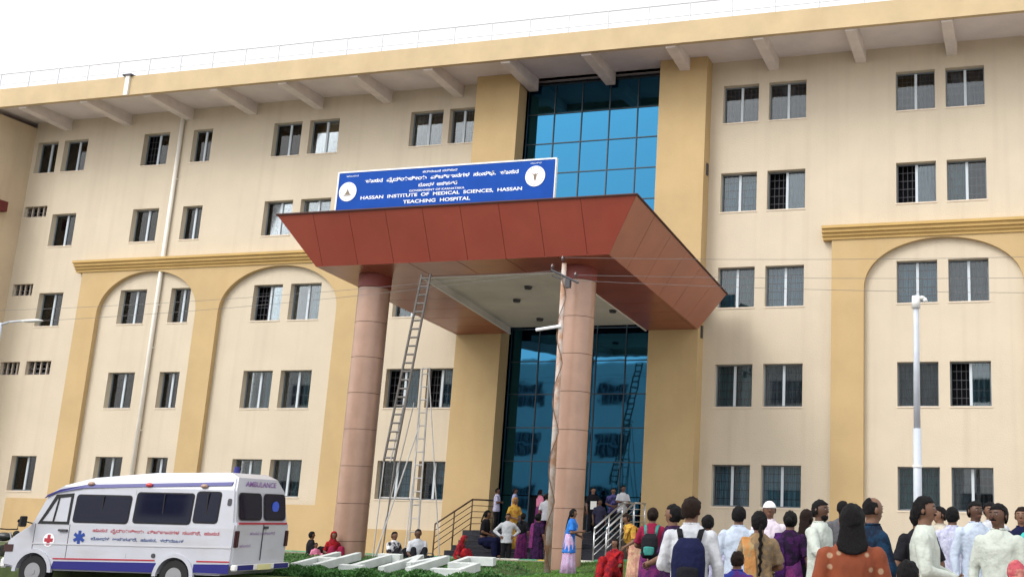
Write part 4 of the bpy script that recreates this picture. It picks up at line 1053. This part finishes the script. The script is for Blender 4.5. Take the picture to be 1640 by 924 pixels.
    # pallu / shawl over the left shoulder
    if shawl is not None and hair != 'scarf':
        s2 = MB(); pts = [(.085, .055, .60), (.04, .080, .68), (-.035, .078, .76), (-.075, .045, .815), (-.080, -.02, .825), (-.075, -.066, .76), (-.065, -.078, .66), (-.06, -.085, .52), (-.06, -.09, .42)]
        for p, q in zip(pts[:-1], pts[1:]):
            p, q = Vector(p), Vector(q); d = (q - p).normalized(); side_ = Vector((1, 0, 0)) - d * d.x; side_.normalize()
            for u in (-.030, -.01, .01, .030): s2.tube(T(p + side_ * u), T(q + side_ * u), .013 * H, .013 * H, 8); s2.sphere(T(p + side_ * u), .013 * H, 8, 5)
        put('shawl', remesh(s2, .012, 'shawl', .006, sd_), shawl, t)
    return t, T, H
def backpack(pt, label, m, m2, w_=.15, h_=.26, z=.56, dp=.09):
    t, T, H = pt
    o = thing('backpack', label, 'backpack', t.location, t.rotation_euler.z)
    b = MB(); y0 = -.068
    b.loft([[T((wx * math.cos(q) * (1 if abs(math.cos(q)) < .8 else 1.03), y0 - dd * .5 + dd * .5 * math.sin(q), zz)) for q in [2 * math.pi * k / 16 for k in range(16)]] for wx, dd, zz in ((w_ * .42, dp * .9, z - .01), (w_ * .52, dp * 1.3, z + .02), (w_ * .54, dp * 1.35, z + h_ * .5), (w_ * .50, dp * 1.1, z + h_ * .82), (w_ * .3, dp * .6, z + h_))])
    put('bag_body', remesh(b, .012, 'bag_body', .004, 3), m, o)
    p = MB().loft([[T((w_ * .36 * k_ * math.cos(q), y0 - dp * 1.02 - .016 + .02 * k_ * math.sin(q), zz)) for q in [2 * math.pi * k / 12 for k in range(12)]] for k_, zz in ((.7, z + .02), (1, z + .05), (1, z + h_ * .42), (.6, z + h_ * .48))]); put('front_pocket', remesh(p, .012, 'front_pocket', .002, 4), m2, o)
    for s_ in (-1, 1):
        pts = [(s_ * .045, -.07, z + h_ - .02), (s_ * .058, -.052, .825), (s_ * .062, .01, .838), (s_ * .066, .068, .79), (s_ * .075, .082, .70), (s_ * .085, .05, .62), (s_ * .085, -.05, z + .03)]
        st_ = MB()
        for p_, q_ in zip(pts[:-1], pts[1:]):
            for u in (-.008, .0, .008): st_.tube(T((p_[0] + u, p_[1], p_[2])), T((q_[0] + u, q_[1], q_[2])), .0075 * H, .0075 * H, 6)
        put('strap', st_.mesh('strap', True), m2, o)
W1 = (0.50, 0.52, 0.56); LAV = (0.46, 0.46, 0.63); BLK = (0.012, 0.012, 0.016)
wht = cloth(W1); wht2 = cloth((0.49, 0.53, 0.48)); lav = cloth(LAV); lb = cloth((0.46, 0.53, 0.64)); blk = cloth(BLK); nvy = cloth((0.008, 0.010, 0.040)); jean = cloth((0.05, 0.09, 0.22))
red = cloth((0.33, 0.014, 0.016), (0.16, 0.01, 0.02), 9); yel = cloth((0.50, 0.31, 0.05), (0.40, 0.18, 0.04), 9); mar = cloth((0.24, 0.015, 0.05)); pur = cloth((0.040, 0.010, 0.055), (0.016, 0.008, 0.025), 10); pnk = cloth((0.65, 0.22, 0.34))
mag = cloth((0.18, 0.03, 0.13), (0.09, 0.02, 0.10), 8); blu = cloth((0.025, 0.13, 0.48), (0.03, 0.18, 0.55), 8); grn = cloth((0.05, 0.25, 0.22)); dblu = cloth((0.008, 0.030, 0.065), (0.007, 0.014, 0.03), 8)
tan_ = cloth((0.25, 0.17, 0.09), (0.16, 0.12, 0.08), 12); olv = cloth((0.26, 0.22, 0.09), (0.17, 0.12, 0.05), 18); lilac = cloth((0.48, 0.30, 0.48), (0.55, 0.42, 0.62), 10); tq = cloth((0.05, 0.45, 0.40))
kh = cloth((0.50, 0.46, 0.38)); grey = cloth((0.10, 0.10, 0.11)); chk = cloth((0.50, 0.51, 0.62), (0.38, 0.39, 0.54), 26)
# seated row behind the letters
person(-9.45, -8.5, -.04, 75, 'person in black clothes sitting leftmost behind the letter H', blk, blk, ('front', 'front'), px=55, seat='ground', floor=-.98)
person(-8.98, -8.9, -.2, 150, 'small child in pale pink sitting between the black clothed and red scarfed figures', pnk, pnk, ('front', 'front'), sex='f', px=55, seat='ground', floor=-.98, H=1.05)
person(-8.72, -8.5, -.02, 160, 'woman with red head scarf sitting beside the left column', red, mar, ('front', 'front'), sex='f', hair='scarf', px=55, seat='ground', floor=-.98, skirt=1)
person(-6.35, -9.1, .04, 140, 'person in black and white top sitting under the ladder tower', cloth((.75, .75, .78), (.02, .02, .03), 5), blk, ('knees', 'knees'), px=60, seat='ground', floor=-.93)
person(-5.62, -9.1, .13, 170, 'person in white shirt with dark head sitting right of the ladder legs', wht, blk, ('knees', 'knees'), px=60, seat='ground', floor=-.93, skin='d')
for (x_, lab) in ((-5.05, 'black bundle on the ground right of the seated white shirt'), (-6.0, 'black bag on the ground between the two seated figures under the ladder')):
    bt = thing('bag', lab, 'bag', (x_, -9.35, -.92), .3, 'bags beside the seated people')
    bb = MB().sphere((0, 0, .16), (.26, .16, .17), 14, 8); put('bag_body', remesh(bb, .02, 'bag_body', .03, 2), blk, bt)
    MB().path([(-.12, 0, .28), (-.08, 0, .40), (.08, 0, .40), (.12, 0, .28)], .012, 6).build('handle', GRILL, bt)
person(-6.15, -4.45, .70, 110, 'woman in black top sitting on the steps by the brown railing', blk, nvy, ('front', 'front'), sex='f', hair='tail', px=55, seat='step', floor=-.79, skirt=1, lean=6)
person(-5.05, -8.0, .0, 110, 'woman in a bright red sari crouching in front of the steps', red, red, ('knees', 'knees'), sex='f', hair='scarf', px=58, seat='ground', floor=-.93, skirt=1, lean=18, shawl=red)
# on the landing and the steps
person(-6.95, -2.2, 1.42, 100, 'man in pale lavender shirt with folded arms at the left door edge', lav, blk, ('fold', 'fold'), px=50, floor=0, skin='m')
person(-6.75, -1.3, 1.45, 95, 'man in bluish shirt standing behind the lavender shirted man', cloth((.32, .36, .58)), grey, ('down', 'down'), px=50, floor=0)
person(-4.55, -5.95, .58, 175, 'man in white shirt and black trousers standing hands on hips before the steps', wht, blk, ('akimbo', 'akimbo'), px=53, sleeves='long', floor=-.98, skin='m')
person(-5.15, -4.4, 1.08, 150, 'woman wrapped in a yellow scarf on the steps behind the hands-on-hips man', yel, yel, ('front', 'front'), sex='f', hair='scarf', px=51, floor=-.55, skirt=1, shawl=yel)
person(-5.35, -2.2, 1.40, 60, 'person in bright pink top on the landing near the glass door', pnk, mag, ('raise', 'down'), sex='f', hair='tail', px=50, floor=0, skirt=1)
person(-4.55, -3.3, 1.25, 10, 'person in white shirt seen from behind climbing the steps', wht, pur, ('down', 'front'), px=50, floor=-.31, skin='l')
person(-3.72, -5.6, .60, 40, 'woman in dark purple sari at the foot of the steps beside the right column', pur, pur, ('front', 'down'), sex='f', hair='bun', px=54, skirt=1, shawl=mag)
person(-3.55, -4.9, .50, -60, 'woman in maroon and grey sari half hidden behind the right column', mar, grey, ('down', 'front'), sex='f', hair='bun', px=54, skirt=1, shawl=pur, floor=-.93)
person(-4.75, -1.5, 1.50, 170, 'dark haired person in grey top near the glass beside the right column', grey, blk, ('down', 'down'), px=48, floor=0)
person(-3.45, -2.15, 1.50, 150, 'man in black holding white papers on the landing right of the column', blk, blk, ('front', 'down'), px=50, floor=0, skin='l')
person(-2.95, -1.6, 1.51, 170, 'man in dark purple shirt between two others on the landing', cloth((.10, .09, .26), (.03, .03, .08), 9), blk, ('front', 'front'), px=49, floor=0)
person(-2.36, -2.2, 1.58, 150, 'man in white shirt beside the steel railing on the landing', wht, blk, ('front', 'fold'), px=50, floor=0, skin='d')
pp = thing('papers', 'white sheets held by the man in black on the landing', 'papers', (-3.30, -2.42, .92), .3); MB().box(-.10, .10, -.01, .01, -.13, .13).build('sheet', WHITE, pp)
person(-.72, -9.93, .73, 95, 'woman in bright blue top and lilac skirt standing right of the column', blu, lilac, ('front', 'phone'), sex='f', hair='long', px=62, skirt=1, shawl=blu, hem=.34, lean=4)
person(1.0, -11.1, .08, -150, 'woman in red sitting on the kerb below the steel railing', red, red, ('knees', 'knees'), sex='f', hair='tail', px=66, seat='ground', skirt=1, shawl=red)
person(2.05, -12.5, .60, -120, 'woman in yellow sari leaning forward beside the red seated woman', yel, cloth((.60, .38, .25), (.5, .25, .2), 9), ('knees', 'down'), sex='f', hair='bun', px=70, skirt=1, shawl=yel, lean=22, hairm=HAIRB, H=1.62)
q = person(4.97, -19.5, .72, 8, 'woman in maroon top and magenta skirt carrying a teal and black backpack', mar, mag, ('front', 'front'), sex='f', hair='bun', px=100, skirt=1, hairm=HAIRB)
backpack(q, 'black backpack with teal pocket on the maroon clad woman', blk, grn, h_=.22, z=.54)
person(-4.05, -3.75, 1.0, 20, 'woman in maroon climbing the steps just behind the white shirted climber', mar, pur, ('down', 'front'), sex='f', hair='braid', px=51, floor=-.465, skirt=1, shawl=mag)
person(-4.35, -5.35, .60, 30, 'woman in black and magenta at the foot of the steps left of the purple sari', blk, mag, ('front', 'down'), sex='f', hair='tail', px=53, skirt=1, floor=-.93)
person(-4.0, -2.0, 1.35, 150, 'man in pale grey shirt on the landing just left of the right column', cloth((.36, .36, .38)), blk, ('down', 'front'), px=50, floor=0)
person(-2.75, -3.2, 1.1, 160, 'dark clothed man coming down the steps inside the steel railing', cloth((.03, .03, .06)), blk, ('down', 'down'), px=50, floor=-.31, skin='d')
person(-3.3, -3.9, .8, 170, 'woman in violet sari on the lower steps right of the column', cloth((.07, .05, .20), (.04, .02, .09), 9), pur, ('front', 'down'), sex='f', hair='bun', px=52, floor=-.465, skirt=1, shawl=pur)
# the crowd on the right
q = person(7.87, -26.48, .76, 4, 'man in white shirt wearing a large navy backpack, left end of the crowd', wht, blk, ('front', 'down'), sleeves='long', px=175, hair='short', hairm=HAIRB, turn=-25)
backpack(q, 'large navy backpack on the back of the white shirted man', nvy, blk, w_=.165, h_=.27, z=.52, dp=.09)
person(6.85, -24.0, .72, -70, 'dark haired woman in purple half hidden left of the man with navy backpack', pur, pur, ('front', 'front'), sex='f', hair='bun', px=140, skirt=1)
person(7.36, -23.0, .73, 6, 'broad man in pale bluish white shirt seen from behind, right of the navy backpack', lb, grey, ('down', 'front'), sleeves='long', px=130)
person(6.72, -22.2, .62, 3, 'person in lavender shirt partly hidden behind the navy backpack man', lav, nvy, ('down', 'down'), sleeves='long', px=125)
person(7.22, -20.85, .83, 178, 'person with white skull cap and pinkish shirt behind the braided woman', cloth((.70, .62, .70)), grey, ('down', 'down'), hair='cap', px=112, skin='m')
person(8.05, -24.68, .66, -8, 'woman in tan and olive clothes with a long dark braid down her back', tan_, olv, ('down', 'front'), sex='f', hair='braid', px=150, skirt=1, shawl=cloth((.42, .20, .07), (.33, .24, .12), 9), hem=.30)
person(7.86, -22.33, .69, 10, 'woman in dark purple sari seen from behind beside the braided woman', pur, mag, ('down', 'down'), sex='f', hair='bun', px=125, skirt=1, shawl=cloth((.06, .012, .11), (.025, .01, .04), 10))
person(8.52, -23.73, .81, 118, 'bearded man in white shirt facing right with pale skirted shirt tails', wht2, kh, ('down', 'out'), px=140, extra=('beard',), skin='d', sleeves='long')
person(7.98, -21.9, .72, 20, 'woman with long loose dark hair just behind the bearded man', cloth((.03, .02, .05)), blk, ('down', 'down'), sex='f', hair='long', px=120, skirt=1, hairm=HAIRB)
person(9.70, -28.61, .69, -3, 'person with loose black hair in an orange tunic with pale dots, nearest in the crowd', dots((.27, .058, .018), (.50, .32, .2), 11), cloth((.3, .07, .025)), ('down', 'down'), hair='bob', px=235, sleeves='long', hem=.30)
person(7.91, -18.75, .90, -10, 'grey shirted person rising just behind the black hair of the orange tunic wearer', grey, grey, ('down', 'down'), px=100)
person(9.47, -26.12, .80, 60, 'balding man in a dark blue shirt beside the orange tunic', dblu, blk, ('down', 'front'), hair='bald', px=176, sleeves='long', skin='m')
person(9.95, -26.22, .81, 95, 'man in white shirt in profile with hands joined, facing right', wht2, kh, ('front', 'front'), px=180, sleeves='long', skin='m', hem=.36, extra=('moustache',))
person(9.66, -24.0, .76, -20, 'woman with dark bun behind the man with joined hands', blk, pur, ('down', 'down'), sex='f', hair='bun', px=150, skirt=1)
person(9.82, -21.23, .80, 5, 'man in lavender checked shirt seen from behind, in jeans', chk, jean, ('down', 'front'), px=120, sleeves='long')
person(9.56, -20.1, .82, -110, 'brown faced person looking left behind the lavender checked shirt', kh, grey, ('down', 'down'), px=112, skin='l')
person(10.18, -22.3, .86, 160, 'dark skinned man in pale blue shirt and black trousers right of the lavender shirt', lb, blk, ('front', 'down'), px=130, skin='d', sleeves='long', turn=15)
person(10.27, -20.05, .90, 175, 'man in white shirt looking out behind the pale blue shirt', wht, grey, ('down', 'down'), px=112, skin='m')
person(10.55, -25.13, .78, -165, 'man with moustache and open collared cream white shirt, right end of the crowd', wht2, kh, ('down', 'down'), px=165, sleeves='long', skin='d', extra=('moustache',), turn=-20)
person(10.72, -21.2, .82, -170, 'person in navy top with reddish face near the right edge', nvy, blk, ('down', 'down'), px=125, skin='l', hairm=HAIRB)
person(10.98, -23.96, .82, 10, 'person in turquoise shirt cut by the right edge of the view', tq, blk, ('down', 'down'), px=150)
person(10.14, -29.16, .35, 5, 'child with thick black hair at the bottom below the joined hands', blk, blk, ('down', 'down'), px=260)
person(8.18, -25.99, .28, 10, 'child in blue top at the bottom between the backpack and the braided woman', cloth((.03, .05, .28), (.10, .03, .16), 8), nvy, ('down', 'down'), px=170, hairm=HAIRB)
person(10.74, -26.9, .30, -10, 'small child wrapped in a pink and red flowered cloth at the bottom right', cloth((.50, .22, .18), (.40, .08, .10), 11), pnk, ('down', 'down'), sex='f', hair='scarf', px=200, skirt=1)
bpy.data.scenes.remove(BENCH)
